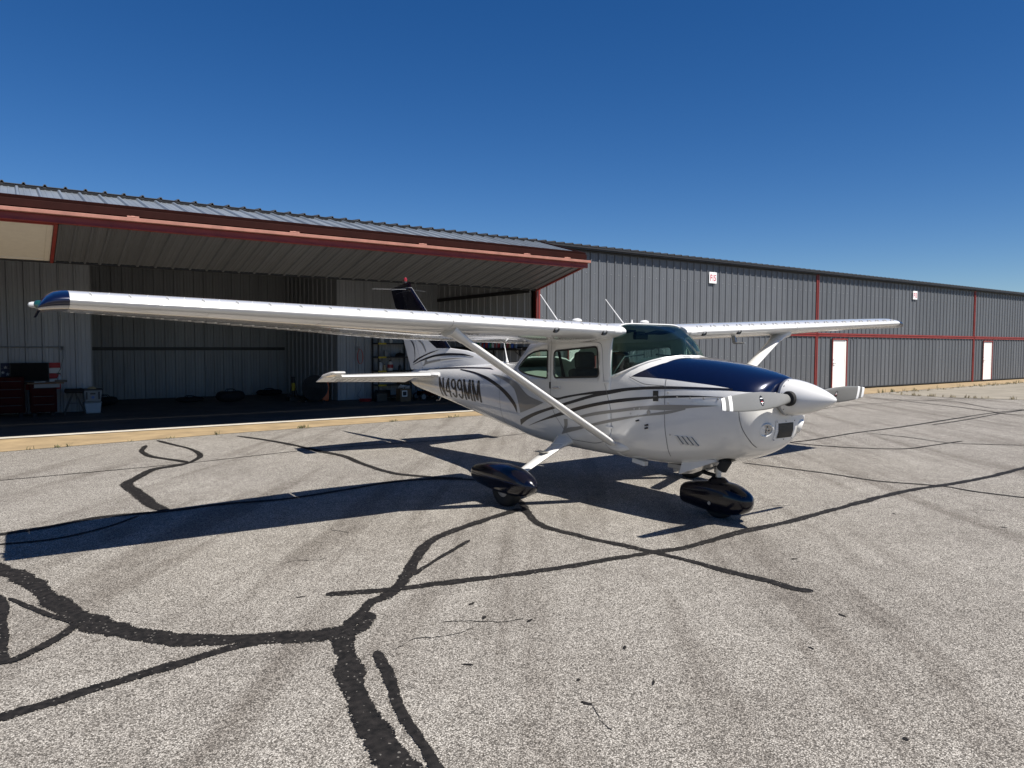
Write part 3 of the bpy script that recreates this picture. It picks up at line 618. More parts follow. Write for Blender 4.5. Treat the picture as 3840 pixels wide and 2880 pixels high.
# windows and windshield
for sd in (0, 1):
    for nm, h, pl in (('door_window', hw[0], DOORWIN), ('rear_side_window', hw[1], REARWIN)):
        hh = mirr(h) if sd else h
        skin(PB, frange(-1.05, .5, 24), frange(0, 180, 90), [], -.006, keep=hh).build(nm, MT['winglass'], plane, smooth=True)
        line(dens(pl, .02), .020, .003, closed=True, smooth=False, side=1 if sd else -1).build('window_seal', MT['blackpl'], plane)
skin(PB, frange(-1.23, -.86, 10), frange(44, 136, 24), [], -.006, keep=BACKWIN).build('rear_window', MT['winglass'], plane, smooth=True)
A_ = [PB.pt(.662, f) for f in frange(PB.phi(.662, 1.352), 180-PB.phi(.662, 1.352), 61)]
def arc_at(pts, t):
    P = [Vector(p) for p in pts]; L = [0]
    for a, b in zip(P, P[1:]): L.append(L[-1]+(b-a).length)
    s = t*L[-1]
    for i in range(len(P)-1):
        if s <= L[i+1]+1e-9: return P[i]+(P[i+1]-P[i])*((s-L[i])/(L[i+1]-L[i]))
    return P[-1]
base3 = [PN.pt(x, f, .004) for x, f in ws_all]; mb = MB(); NU, NV = 48, 14; vs = []
for i in range(NU+1):
    t = i/NU; a = arc_at(base3, t); b = arc_at(A_, t); dn = (b-a).cross(arc_at(base3, min(1, t+.01))-arc_at(base3, max(0, t-.01))).normalized()
    if dn.x < 0: dn = -dn
    for j in range(NV+1):
        v = j/NV; vs.append(a+(b-a)*v+dn*.075*math.sin(math.pi*v)*(b-a).length)
mb.add(vs, [(i*(NV+1)+j, (i+1)*(NV+1)+j, (i+1)*(NV+1)+j+1, i*(NV+1)+j+1) for i in range(NU) for j in range(NV)]); mb.build('windshield', MT['wsglass'], plane, smooth=True)
# retainer strip round the foot of the windshield and up the pillars
rs = MB(); pts = [PN.pt(x, f, .006) for x, f in ws_all]; dd = [arc_at(pts, i/60) for i in range(61)]
rs.tube(dd, .012, 6); rs.build('windshield_strip', MT['white'], plane, smooth=True)
rs = MB(); rs.tube([Vector(PB.pt(.664, f, .002)) for f in frange(PB.phi(.664, 1.35), 180-PB.phi(.664, 1.35), 50)], .010, 6); rs.build('windshield_rim', MT['white'], plane, smooth=True)
for sd in (-1, 1):
    MB().tube([SP_(.672, 1.36, .003, sd), SP_(.666, 1.55, .003, sd), SP_(.664, 1.72, .003, sd)], .009, 6).build('pillar_seal', MT['blackpl'], plane, smooth=True)
# cockpit
deck = [(.80, 62), (.80, 118)]
gl = [(.80, PN.phi(.8, 1.40))]+[p for p in wsr if p[0] > .83]; gl = gl+[(x, 180-f) for x, f in gl[:-1]][::-1]
skin(PN, frange(.8, 1.3, 12), frange(40, 140, 30), [], -.022, keep=gl).build('glareshield', MT['seat'], plane, smooth=True)
MB().box((.83, 0, 1.25), (.05, 1.0, .50)).build('instrument_panel', MT['blackpl'], plane, bevel=.01)
for y in (-.30, .30): MB().tube([(.80, y, 1.27), (.66, y, 1.27)], .014, 8).tube([(.66, y-.13, 1.36), (.66, y-.13, 1.27), (.66, y+.13, 1.27), (.66, y+.13, 1.36)], .014, 8).build('control_yoke', MT['blackpl'], plane, smooth=True)
MB().box((-.1, 0, .66), (2.0, .84, .04)).build('cabin_floor', MT['seat'], plane)
MB().box((-1.34, 0, 1.06), (.03, .76, .66)).build('rear_bulkhead', MT['trim'], plane)
def seat(x, y, w, back, head=True):
    mb = MB(); mb.box((x+.2, y, .80), (.50, w, .14)); mb.box((x-.06, y, (.80+back)/2+.03), (.11, w, back-.80), Matrix.Rotation(R(-9), 3, 'Y'))
    o = mb.build('seat', MT['seat'], plane, bevel=.045, smooth=True, auto=80)
    o.modifiers['bevel'].segments = 4
    if head:
        h = MB().box((x-.11, y, back+.115), (.10, .27, .20), Matrix.Rotation(R(-6), 3, 'Y')).build('headrest', MT['seat'], o, bevel=.045, smooth=True, auto=80); h.modifiers['bevel'].segments = 4
        for q in (-.06, .06): MB().tube([(x-.10, y+q, back-.02), (x-.105, y+q, back+.05)], .008, 6).build('headrest_post', MT['alu'], o)
seat(.02, -.27, .46, 1.385); seat(.02, .27, .46, 1.385); seat(-.86, 0, 1.0, 1.22, False)
for y in (-.5, .5): MB().bar((-.30, y*.96, 1.60), (-.12, y*.9, .95), .045, .004).build('seat_belt', MT['blackpl'], plane)
MB().box((.50, 0, 1.80), (.05, .14, .05)).box((.52, 0, 1.765), (.04, .2, .055)).build('mirror', MT['blackpl'], plane, bevel=.01)
MB().bar((.60, -.30, 1.83), (.42, -.30, 1.80), .30, .012).build('sun_visor', MT['seat'], plane); MB().bar((.60, .30, 1.83), (.42, .30, 1.80), .30, .012).build('sun_visor', MT['seat'], plane)

# --- paint stripes (paint film laid on the side skin)
STR = [
('black', [(-2.979,1.324),(-2.608,1.31),(-2.067,1.261),(-1.729,1.198),(-1.425,1.113),(-1.205,1.016),(-1.079,.905),(-1.075,.836)], [(-2.988,1.312),(-2.426,1.275),(-2.033,1.217),(-1.715,1.148),(-1.481,1.073),(-1.286,.987),(-1.155,.911),(-1.08,.835)]),
('black', [(-4.416,1.274),(-4.058,1.296),(-3.407,1.34),(-2.741,1.36),(-2.088,1.367),(-1.908,1.344)], [(-4.41,1.272),(-4.025,1.286),(-3.322,1.317),(-2.676,1.34),(-2.046,1.35),(-1.906,1.343)]),
('greypaint', [(-1.902,1.296),(-1.498,1.272),(-1.111,1.22),(-.787,1.068),(-.479,1.009)], [(-1.434,1.228),(-1.141,1.136),(-1.001,1.01),(-.995,.847),(-.708,.928),(-.479,1.005)]),
('black', [(-.958,1.263),(-.735,1.222),(-.505,1.155),(-.316,1.095),(-.227,1.08),(-.053,1.111),(.195,1.151),(.429,1.187),(.596,1.204)], [(-.958,1.241),(-.843,1.217),(-.604,1.143),(-.362,1.072),(-.231,1.052),(-.096,1.078),(.135,1.121),(.391,1.155),(.596,1.183)]),
('black', [(-1.017,.763),(-.658,.882),(-.316,.971),(.032,1.062),(.334,1.139),(.614,1.205),(.952,1.252),(1.401,1.284),(1.733,1.29),(1.915,1.291),(2.071,1.291)], [(-1.043,.688),(-.803,.789),(-.506,.887),(-.182,.973),(.135,1.055),(.43,1.128),(.614,1.161),(.955,1.222),(1.407,1.256),(1.74,1.268),(2.079,1.273)]),
('black', [(-.835,.705),(-.514,.808),(-.183,.912),(.237,1.023),(.615,1.099),(.959,1.15),(1.242,1.178),(1.416,1.196),(1.815,1.213),(2.03,1.214)], [(-.837,.702),(-.416,.816),(-.074,.9),(.237,.984),(.616,1.064),(.959,1.117),(1.243,1.155),(1.557,1.184),(1.817,1.202),(2.031,1.209)]),
('greypaint', [(.135,.897),(.431,.966),(.792,1.024),(1.122,1.077),(1.421,1.108),(1.695,1.123),(1.971,1.136)], [(.195,.882),(.431,.931),(.792,.993),(1.123,1.041),(1.422,1.057),(1.696,1.098),(1.971,1.134)]),
('greypaint', [(-.177,.673),(-.05,.752),(.124,.782),(.33,.828),(.704,.918),(1.123,.994),(1.422,1.051),(1.63,1.088)], [(-.18,.668),(-.022,.707),(.114,.741),(.326,.797),(.703,.886),(1.123,.976),(1.423,1.022),(1.63,1.077)]),
('greypaint', [(-.099,.85),(-.095,.796),(-.125,.731),(-.184,.672)], [(-.03,.853),(-.037,.794),(-.083,.728),(-.18,.671)])]
for i, (m, u, l) in enumerate(STR):
    for sd in (-1, 1): ribbon(u, l, .0022+.0003*(i % 4), side=sd).build('paint_stripe', MT[m], plane, smooth=True)
# registration, drawn with flat strokes
GL = {'N': (.50, [[(.065, 0), (.065, 1)], [(.435, 0), (.435, 1)], [(.075, .97), (.425, .03)]]), 'M': (.66, [[(.065, 0), (.065, 1)], [(.595, 0), (.595, 1)], [(.08, .97), (.33, .06)], [(.58, .97), (.33, .06)]]),
      '4': (.50, [[(.37, 0), (.37, 1)], [(.35, .96), (.05, .31)], [(.03, .29), (.50, .29)]]),
      '9': (.48, [[(.24+.175*math.cos(t), .70+(.23)*math.sin(t)) for t in frange(0, 2*math.pi, 25)], [(.415, .70), (.415, .36)]+[(.24+.175*math.cos(t), .30+.235*math.sin(t)) for t in frange(0, -math.pi*.92, 14)]])}
for sd in (-1, 1):
    mb = MB(); u0 = 0; k = 0; TW = sum(GL[c][0] for c in 'N499MM')+.09*5
    def LP(u, t, off):
        u = max(0, u)/TW
        if sd > 0: u = 1-u
        return SP_((1-t)*(-3.573+u*1.466)+t*(-3.62+u*1.434), (1-t)*(.899-.008*u)+t*(1.182+.009*u), off, sd)
    for c in 'N499MM':
        for st in GL[c][1]:
            P = dens(st, .06)[:-1] if False else [st[0]]
            for p, q in zip(st, st[1:]):
                n_ = max(1, int(math.hypot(q[0]-p[0], q[1]-p[1])/.09)); P += [(p[0]+(q[0]-p[0])*i/n_, p[1]+(q[1]-p[1])*i/n_) for i in range(1, n_+1)]
            vs = []; k += 1; hw_ = .074; ring_ = st[0] == st[-1]; m_ = len(P)
            for i in range(m_):
                A, B_ = P[i-1] if i else (P[-2] if ring_ else P[0]), P[i+1] if i < m_-1 else (P[1] if ring_ else P[-1]); d = Vector((B_[0]-A[0], B_[1]-A[1])).normalized(); diag = abs(d.x) > .05 and abs(d.y) > .2 and len(st) == 2
                if diag: e = Vector((.080, 0))
                else: e = Vector((-d.y*hw_, d.x*hw_*(.7 if abs(d.x) > .5 else 1)))
                vs += [LP(u0+P[i][0]+e.x, P[i][1]+e.y, .0024+.00012*(k % 5)), LP(u0+P[i][0]-e.x, P[i][1]-e.y, .0024+.00012*(k % 5))]
            mb.add(vs, [(2*i, 2*i+1, 2*i+3, 2*i+2) for i in range(m_-1)])
        u0 += GL[c][0]+.09
    mb.build('registration', MT['black'], plane)
# seams, handles, small fittings on the body
for sd in (-1, 1):
    for pts in ([(-.33, 1.70), (.40, 1.708), (.50, 1.69), (.53, 1.62), (.558, 1.334), (.62, 1.15), (.673, .965), (.675, .82), (.60, .70), (.30, .62), (-.02, .62)], [(-.33, 1.70), (-.343, 1.40), (-.343, 1.10), (-.30, .95), (-.16, .78), (-.02, .62)],
                [(1.367, 1.349), (1.378, 1.27), (1.386, 1.135), (1.388, .96), (1.39, .79), (1.36, .60)], [(2.16, 1.20), (2.165, 1.08), (2.175, .98), (2.19, .90), (2.20, .83), (2.20, .77)], [(.90, 1.357), (1.15, 1.29), (1.36, 1.285)],
                [(-1.55, 1.40), (-1.56, 1.2), (-1.56, 1.0), (-1.55, .75), (-1.55, .62)], [(-4.45, 1.25), (-4.47, 1.12), (-4.45, .98)]):
        line(pts, .0055, .0024, side=sd).build('panel_seam', MT['seam'], plane)
    for x, z in ((1.42, 1.223), (1.529, 1.186), (1.673, 1.189), (1.818, 1.190), (1.962, 1.194), (1.428, 1.124), (1.44, .824), (1.07, 1.05), (1.0, 1.04), (.95, .99), (1.05, .98), (.70, .66)):
        p = SP_(x, z, .001, sd); MB().lathe([(.010, -.002), (.010, .003), (.006, .005)], (p.x, 0, p.z), 'y', 8).build('fastener', MT['alu'], plane).location.y = p.y
    ribbon([(1.238, 1.233), (1.303, 1.236)], [(1.244, 1.132), (1.311, 1.136)], .003, n=8, side=sd).build('cabin_air_vent', MT['blackpl'], plane)
    ribbon([(1.252, 1.185), (1.298, 1.187)], [(1.252, 1.178), (1.298, 1.18)], .012, n=4, side=sd).build('vent_flap', MT['greypaint'], plane)
    for k in range(4):     # cowl louvres
        a = k*.052; mb = MB(); p = [SP_(1.487+a, .823, .001, sd), SP_(1.487+a+.040, .825, .014, sd), SP_(1.535+a+.040, .750, .014, sd), SP_(1.535+a, .735, .001, sd), SP_(1.535+a+.043, .748, .001, sd), SP_(1.487+a+.043, .825, .001, sd)]
        mb.add(p, [(0, 1, 2, 3), (3, 2, 4), (0, 5, 1)]); mb.build('louvre', MT['white'], plane); MB().add([p[1], p[2], p[4], p[5]], [(0, 1, 2, 3)]).build('louvre_slot', MT['greypaint'], plane)
    p = SP_(1.19, 1.02, .002, sd); MB().lathe([(.024, -.001), (.024, .002), (.02, .003)], (p.x, 0, p.z), 'y', 16).build('fuel_drain_cover', MT['greypaint'], plane).location.y = p.y
    for x, z in ((1.18, .898), (1.176, .868), (1.062, .933)):
        p = SP_(x, z, 0, sd); MB().tube([p, p+Vector((-.015, sd*.03, -.008))], .009, 8).build('drain_tube', MT['blackpl'], plane, smooth=True)
    for (x0, z0, x1, z1) in ((-.285, 1.188, -.155, 1.197), (.555, 1.283, .655, 1.292), (.60, .825, .70, .825)):
        a, b = SP_(x0, z0, .012, sd), SP_(x1, z1, .012, sd); MB().bar(a, b, .012, .02).build('door_handle' if x0 < 0 else 'door_hinge', MT['white'] if x0 > 0 else MT['chrome'], plane, bevel=.003)
    p = SP_(-.347, 1.215, .004, sd); MB().box(p, (.02, .008, .075)).build('door_latch', MT['blackpl'], plane)
    # rear of cabin rivets
    rv = MB()
    for k in range(22):
        for j in range(2):
            x = -1.10-.016*k; z = 1.60-.016*k+.03*j-.02
            if z > PB.sec(x)[2]-.02: continue
            p = SP_(x, z, .0015, sd); rv.lathe([(.004, -.001), (.004, .001)], tuple(p), 'y', 5)
    rv.build('rivet_row', MT['alu'], plane)

# --- wings
AF = []
for i in range(25):
    xc = .5*(1-math.cos(math.pi*i/24)); yt = .6*(.2969*xc**.5-.126*xc-.3516*xc**2+.2843*xc**3-.1036*xc**4); yc = .02/.16*(.8*xc-xc*xc) if xc < .4 else .02/.36*(.2+.8*xc-xc*xc); AF.append((xc, yc+yt, yc-yt))
def lerp(a, b, t): return a+(b-a)*max(0, min(1, t))
def wpt(sd, y, xc, zc):
    t = (y-2.54)/2.76; c = lerp(1.63, 1.12, t); lx = lerp(.775, .640, t); inc = R(lerp(4.3, 1.5, t)); lz = 1.800+.031*y+(.0107 if sd > 0 else -.002)*y
    return Vector((lx-c*(xc*math.cos(inc)+zc*math.sin(inc)), sd*y, lz+c*(zc*math.cos(inc)-xc*math.sin(inc))))
def af_int(xc, up_):
    for a, b in zip(AF, AF[1:]):
        if a[0] <= xc <= b[0]: t = (xc-a[0])/(b[0]-a[0]); k = 1 if up_ else 2; return a[k]+(b[k]-a[k])*t
    return 0
HX = .735
def sec_main(sd, y): 
    U = [p for p in AF if p[0] < HX]; return [wpt(sd, y, HX, af_int(HX, True))]+[wpt(sd, y, p[0], p[1]) for p in U[::-1]]+[wpt(sd, y, p[0], p[2]) for p in U[1:]]+[wpt(sd, y, HX, af_int(HX, False))]
def sec_flap(sd, y, d=0):
    xs_ = [HX+.006, .80, .87, .94, 1.0]; return [wpt(sd, y, x, af_int(x, True)) for x in xs_]+[wpt(sd, y, x, af_int(x, False)-(.004 if x == 1 else 0)) for x in xs_[::-1]]
def upper_frame(sd, y, xc):
    p = wpt(sd, y, xc, af_int(xc, True)); q = wpt(sd, y, xc+.01, af_int(xc+.01, True)); t = (p-q).normalized(); s = (wpt(sd, y+.01, xc, af_int(xc, True))-p).normalized(); n = t.cross(s)
    if n.z < 0: n = -n
    return p, t, n
vg = MB().add([(0, -.001, 0), (-.042, -.001, 0), (-.042, -.001, .017), (-.012, -.001, .015), (0, .001, 0), (-.042, .001, 0), (-.042, .001, .017), (-.012, .001, .015)], [(0, 1, 2, 3), (7, 6, 5, 4), (0, 4, 5, 1), (1, 5, 6, 2), (2, 6, 7, 3), (3, 7, 4, 0)]).box((-.017, 0, .0008), (.04, .012, .0016))
vgo = vg.build('vortex_generator', MT['white']); vgm = vgo.data; bpy.data.objects.remove(vgo)
for sd in (-1, 1):
    w = MB().loft([sec_main(sd, y) for y in (.46, .8, 1.4, 2.0, 2.54, 3.2, 3.9, 4.6, 5.30)]).build('wing', MT['white'], plane, smooth=True, auto=40)
    w['label'] = 'white %s wing with rows of small vortex tabs' % ('right' if sd < 0 else 'left')
    for nm, ya, yb in (('flap', .62, 2.86), ('aileron', 2.88, 5.294)):
        f = MB().loft([sec_flap(sd, y) for y in frange(ya, yb, 6)])
        y = ya+.05
        while y < yb-.03:     # pressed stiffening beads on the skin
            for up_ in (0, 1):
                for xa, xb in ((.77, .985),):
                    a = wpt(sd, y, xa, af_int(xa, up_)); b = wpt(sd, y, xb, af_int(xb, up_)); f.bar(a, b, .022, .010)
            y += .105
        f.build(nm, MT['white'], w, smooth=True, auto=30)
    fr = MB()
    def wl_(xc, up_, off): 
        def g(y): p = wpt(sd, y, xc, af_int(xc, up_)); return p+Vector((0, 0, off if up_ else -off))
        return g
    def wstrip(pa, wd=.005, nm='skin_seam'):
        vs = []
        for y, xc, up_ in pa:
            q = wpt(sd, y, xc, af_int(xc, up_))+Vector((0, 0, .0018 if up_ else -.0018)); vs.append(q)
        mb = MB(); out = []
        for i, q in enumerate(vs):
            d = (vs[min(i+1, len(vs)-1)]-vs[max(i-1, 0)]).normalized(); s = d.cross(Vector((0, 0, 1))).normalized()*wd/2; out += [q+s, q-s]
        mb.add(out, [(2*i, 2*i+1, 2*i+3, 2*i+2) for i in range(len(vs)-1)]); mb.build(nm, MT['greypaint'], w)
    for y in (2.50, 3.6, 4.45): wstrip([(y, x, False) for x in (.03, .08, .15, .25, .4, .55, .72)])
    wstrip([(y, .16, False) for y in frange(.7, 5.25, 20)]); wstrip([(y, .45, False) for y in frange(.7, 5.25, 20)])
    # leading edge joint ring, nose openings
    j = []
    for x, u in [(.10, 1), (.05, 1), (.02, 1), (.006, 1), (0, 1), (.006, 0), (.02, 0), (.05, 0), (.10, 0)]: j.append(wpt(sd, 2.50, x*1.0, af_int(x, u))+Vector((.001, 0, .0016 if u else -.0016)))
    mb = MB(); mb.add([q+Vector((0, e, 0)) for q in j for e in (-.003, .003)], [(2*i, 2*i+1, 2*i+3, 2*i+2) for i in range(len(j)-1)]); mb.build('skin_seam', MT['greypaint'], w)
    for y in (.75, 1.365):
        p = wpt(sd, y, .004, af_int(.004, 0)); mb = MB(); ring = []
        for k in range(16):
            a = 2*math.pi*k/16; r = (1.0 if math.sin(a) > 0 else 1.25); ring.append((p.x+.006-.012*(math.sin(a) < 0)*abs(math.sin(a)), p.y+.030*math.cos(a), p.z+.024*math.sin(a)*r-.004))
        mb.add(ring+[(p.x-.012, p.y, p.z-.004)], [(i, (i+1) % 16, 16) for i in range(16)]); mb.add(ring+[(q[0]-.03, q[1], q[2]) for q in ring], [(i, (i+1) % 16, 16+(i+1) % 16, 16+i) for i in range(16)]); mb.build('wing_air_inlet', MT['blackpl'], w)
    for k in range(20):
        y = .72+k*.232
        for s_ in (-1, 1):
            p, t, n = upper_frame(sd, y+s_*.042, .024); o = bpy.data.objects.new('vortex_generator', vgm); link(o, w)
            b = n.cross(t); ang = R(24*s_); t2 = t*math.cos(ang)+b*math.sin(ang); b2 = n.cross(t2)
            mw = Matrix((t2, b2, n)).transposed().to_4x4(); mw.translation = p; o.matrix_basis = mw
    # drooped navy wing tip
    secs = []
    for (y, cs, ts, dz, dx) in ((5.302, 1, 1.02, 0, 0), (5.34, .995, 1.02, -.002, .001), (5.385, .98, .98, -.008, .004), (5.425, .95, .85, -.020, .012), (5.455, .90, .62, -.036, .028), (5.472, .84, .34, -.050, .045), (5.477, .80, .10, -.056, .055)):
        t = (5.302-2.54)/2.76; c = 1.12*cs; U = AF; inc = R(1.5); lz = 1.800+.031*5.302+(.0107 if sd > 0 else -.002)*5.302+dz; lx = .640-dx
        P = [(p[0], p[1]) for p in U[::-1]]+[(p[0], p[2]) for p in U[1:-1]]
        secs.append([Vector((lx-c*x, sd*y, lz+c*(z*ts-x*math.sin(inc)))) for x, z in P])
    tp = MB().loft(secs).build('wing_tip', MT['navy'], w, smooth=True, auto=50); tp['label'] = 'dark navy %s wing tip cap' % ('right' if sd < 0 else 'left')
    z0 = 1.8+.031*5.47+(.0107 if sd > 0 else -.002)*5.47-.035
    o = MB().lathe([(.030, -.03), (.030, .006), (.026, .018), (.016, .026), (.001, .029)], (.47, 0, z0), 'y', 14).build('navigation_light', MT['greenlens'] if sd < 0 else MT['redlens'], w, smooth=True)
    o.location.y = sd*5.466; o.scale.y = sd
    o = MB().lathe([(.021, -.02), (.021, .03), (.015, .048), (.001, .055)], (.36, 0, z0+.004), 'y', 14).build('strobe_light', MT['strobe'], w, smooth=True)
    o.location.y = sd*5.470; o.scale.y = sd
    if sd < 0: MB().add([(.50, sd*5.44, z0-.005), (.34, sd*5.44, z0-.005), (.30, sd*5.475, z0-.075), (.36, sd*5.48, z0-.08), (.50, sd*5.455, z0-.005), (.34, sd*5.455, z0-.005), (.30, sd*5.49, z0-.075), (.36, sd*5.495, z0-.08)], [(0, 1, 2, 3), (7, 6, 5, 4), (0, 4, 5, 1), (1, 5, 6, 2), (2, 6, 7, 3), (3, 7, 4, 0)]).build('tip_skid', MT['pant'], w)
    # root fairing
    secs = [[q+Vector((.004, 0, 0)) for q in sec_main(sd, .62)], [q+Vector((.010, 0, 0)) for q in sec_main(sd, .585)], [q+Vector((.004, 0, -.004)) for q in sec_main(sd, .52)]]
    MB().loft(secs, caps=False).build('root_fairing', MT['white'], w, smooth=True, auto=60)
    # strut
    a, b = Vector((.69, sd*.535, .640)), Vector((.575, sd*2.43, 1.800 if sd < 0 else 1.826)); d = (b-a).normalized(); cx = Vector((1, 0, 0)); cx = (cx-d*cx.dot(d)).normalized(); nx = d.cross(cx)
    def ssec(p, ch, th): return [p+cx*ch*(math.cos(q)*.5+(.06 if math.cos(q) > 0 else -.02))+nx*th*.5*math.sin(q)*(1 if math.cos(q) > -.2 else (1+.75*(math.cos(q)+.2))) for q in [2*math.pi*k/20 for k in range(20)]]
    L = (b-a).length
    st = MB().loft([ssec(a+d*L*t, c, h) for t, c, h in ((.02, .135, .055), (.08, .155, .062), (.5, .155, .062), (.93, .155, .062), (.97, .165, .068))]).build('wing_strut', MT['white'], plane, smooth=True, auto=50)
    st['label'] = 'white streamlined %s wing strut' % ('right' if sd < 0 else 'left')
    MB().loft([ssec(a+d*L*t, c, h) for t, c, h in ((.925, .170, .070), (.96, .19, .08), (.985, .225, .10), (1.005, .27, .14))]).build('strut_cuff', MT['white'], st, smooth=True, auto=60)
    # strut foot fairing on the belly side
    secs = []
    for t in frange(0, 1, 14):
        x = .50+.38*t; s = math.sin(math.pi*t)**.6+.001; c = SP_(x, .63-.01*t, -.02, sd); secs.append([c+Vector((0, sd*.055*s*max(-.25, math.cos(q)), .072*s*math.sin(q))) for q in [2*math.pi*k/16 for k in range(16)]])
    MB().loft(secs).build('strut_foot_fairing', MT['white'], st, smooth=True, auto=60)

# roof fittings
for (x, y, z) in ((.20, -.90, 1.935), (.255, 0, 1.915)):
    MB().tube([(x, y, z), (x-.302, y, z+.287)], [.0065, .004], 8).box((x+.005, y, z), (.06, .022, .012)).build('whip_antenna', MT['white'], plane)
for (x, y, z, r) in ((.10, -.55, 1.935, .055), (.16, .42, 1.935, .055)):
    MB().lathe([(r, 0), (r, .012), (r*.8, .024), (r*.4, .031), (.001, .033)], (x, y, z), 'z', 18).build('gps_antenna', MT['white'], plane, smooth=True)
MB().lathe([(.02, 0), (.012, .02), (.006, .05), (.001, .052)], (.20, .18, 1.915), 'z', 10).build('roof_sensor', MT['white'], plane, smooth=True)
MB().tube([(-2.037, 0, 1.44), (-2.05, 0, 1.50), (-2.115, 0, 1.71)], [.022, .010, .003], 8).build('tail_antenna', MT['white'], plane, smooth=True)
q = wpt(1, 1.42, .10, af_int(.10, 0)); MB().bar(q+Vector((.02, 0, .01)), q+Vector((.04, 0, -.075)), .016, .05).tube([q+Vector((.03, 0, -.082)), q+Vector((.19, 0, -.080))], [.014, .010], 10).build('pitot_tube', MT['alu'], plane, smooth=True)

# --- tail
def fin_le(z): return -3.58-1.285*(z-1.63)
def fin_te(z): return -4.937-.548*(z-1.263)
def hinge(z): return -5.065-.604*(z-2.306)+.02
def fsec(z, xa, xb, th, blunt=False):
    P = []; n = 12; c = xa-xb
    for i in range(n+1): t = .5*(1-math.cos(math.pi*i/n)); P.append((xa-c*t, th*(.02+(2.0*t**.5*(1-t)*1.0 if not blunt else .9*(1-t*.92)))))
    return [Vector((x, -h/2, z)) for x, h in P]+[Vector((x, h/2, z)) for x, h in P[::-1]]
def fth(z): return lerp(.105, .05, (z-1.3)/1.4)
zs = [1.24, 1.45, 1.63, 1.9, 2.2, 2.5, 2.66]
fsecs = []
for z in zs:
    xa = fin_le(z) if z >= 1.62 else -3.58; xb = hinge(z)+.012; c = xa-xb; P = []
    for i in range(13): t = i/12; P.append((xa-c*t, fth(z)*min(1, (t/.28)**.5)*(1-.18*max(0, t-.4))))
    fsecs.append([Vector((x, -h/2, z)) for x, h in P]+[Vector((x, h/2, z)) for x, h in P[::-1]])
fin = MB().loft(fsecs).build('vertical_fin', MT['white'], plane, smooth=True, auto=50)
rsecs = []
for z in (1.265, 1.5, 1.9, 2.3, 2.66):
    xa, xb = hinge(z)-.004, fin_te(z); P = [(xa-(xa-xb)*t, fth(z)*.86*(1-t*.9)) for t in (0, .03, .35, .7, 1)]
    rsecs.append([Vector((x, -h/2, z)) for x, h in P]+[Vector((x, h/2, z)) for x, h in P[::-1]])
rud = MB().loft(rsecs).build('rudder', MT['white'], plane, smooth=True, auto=40)
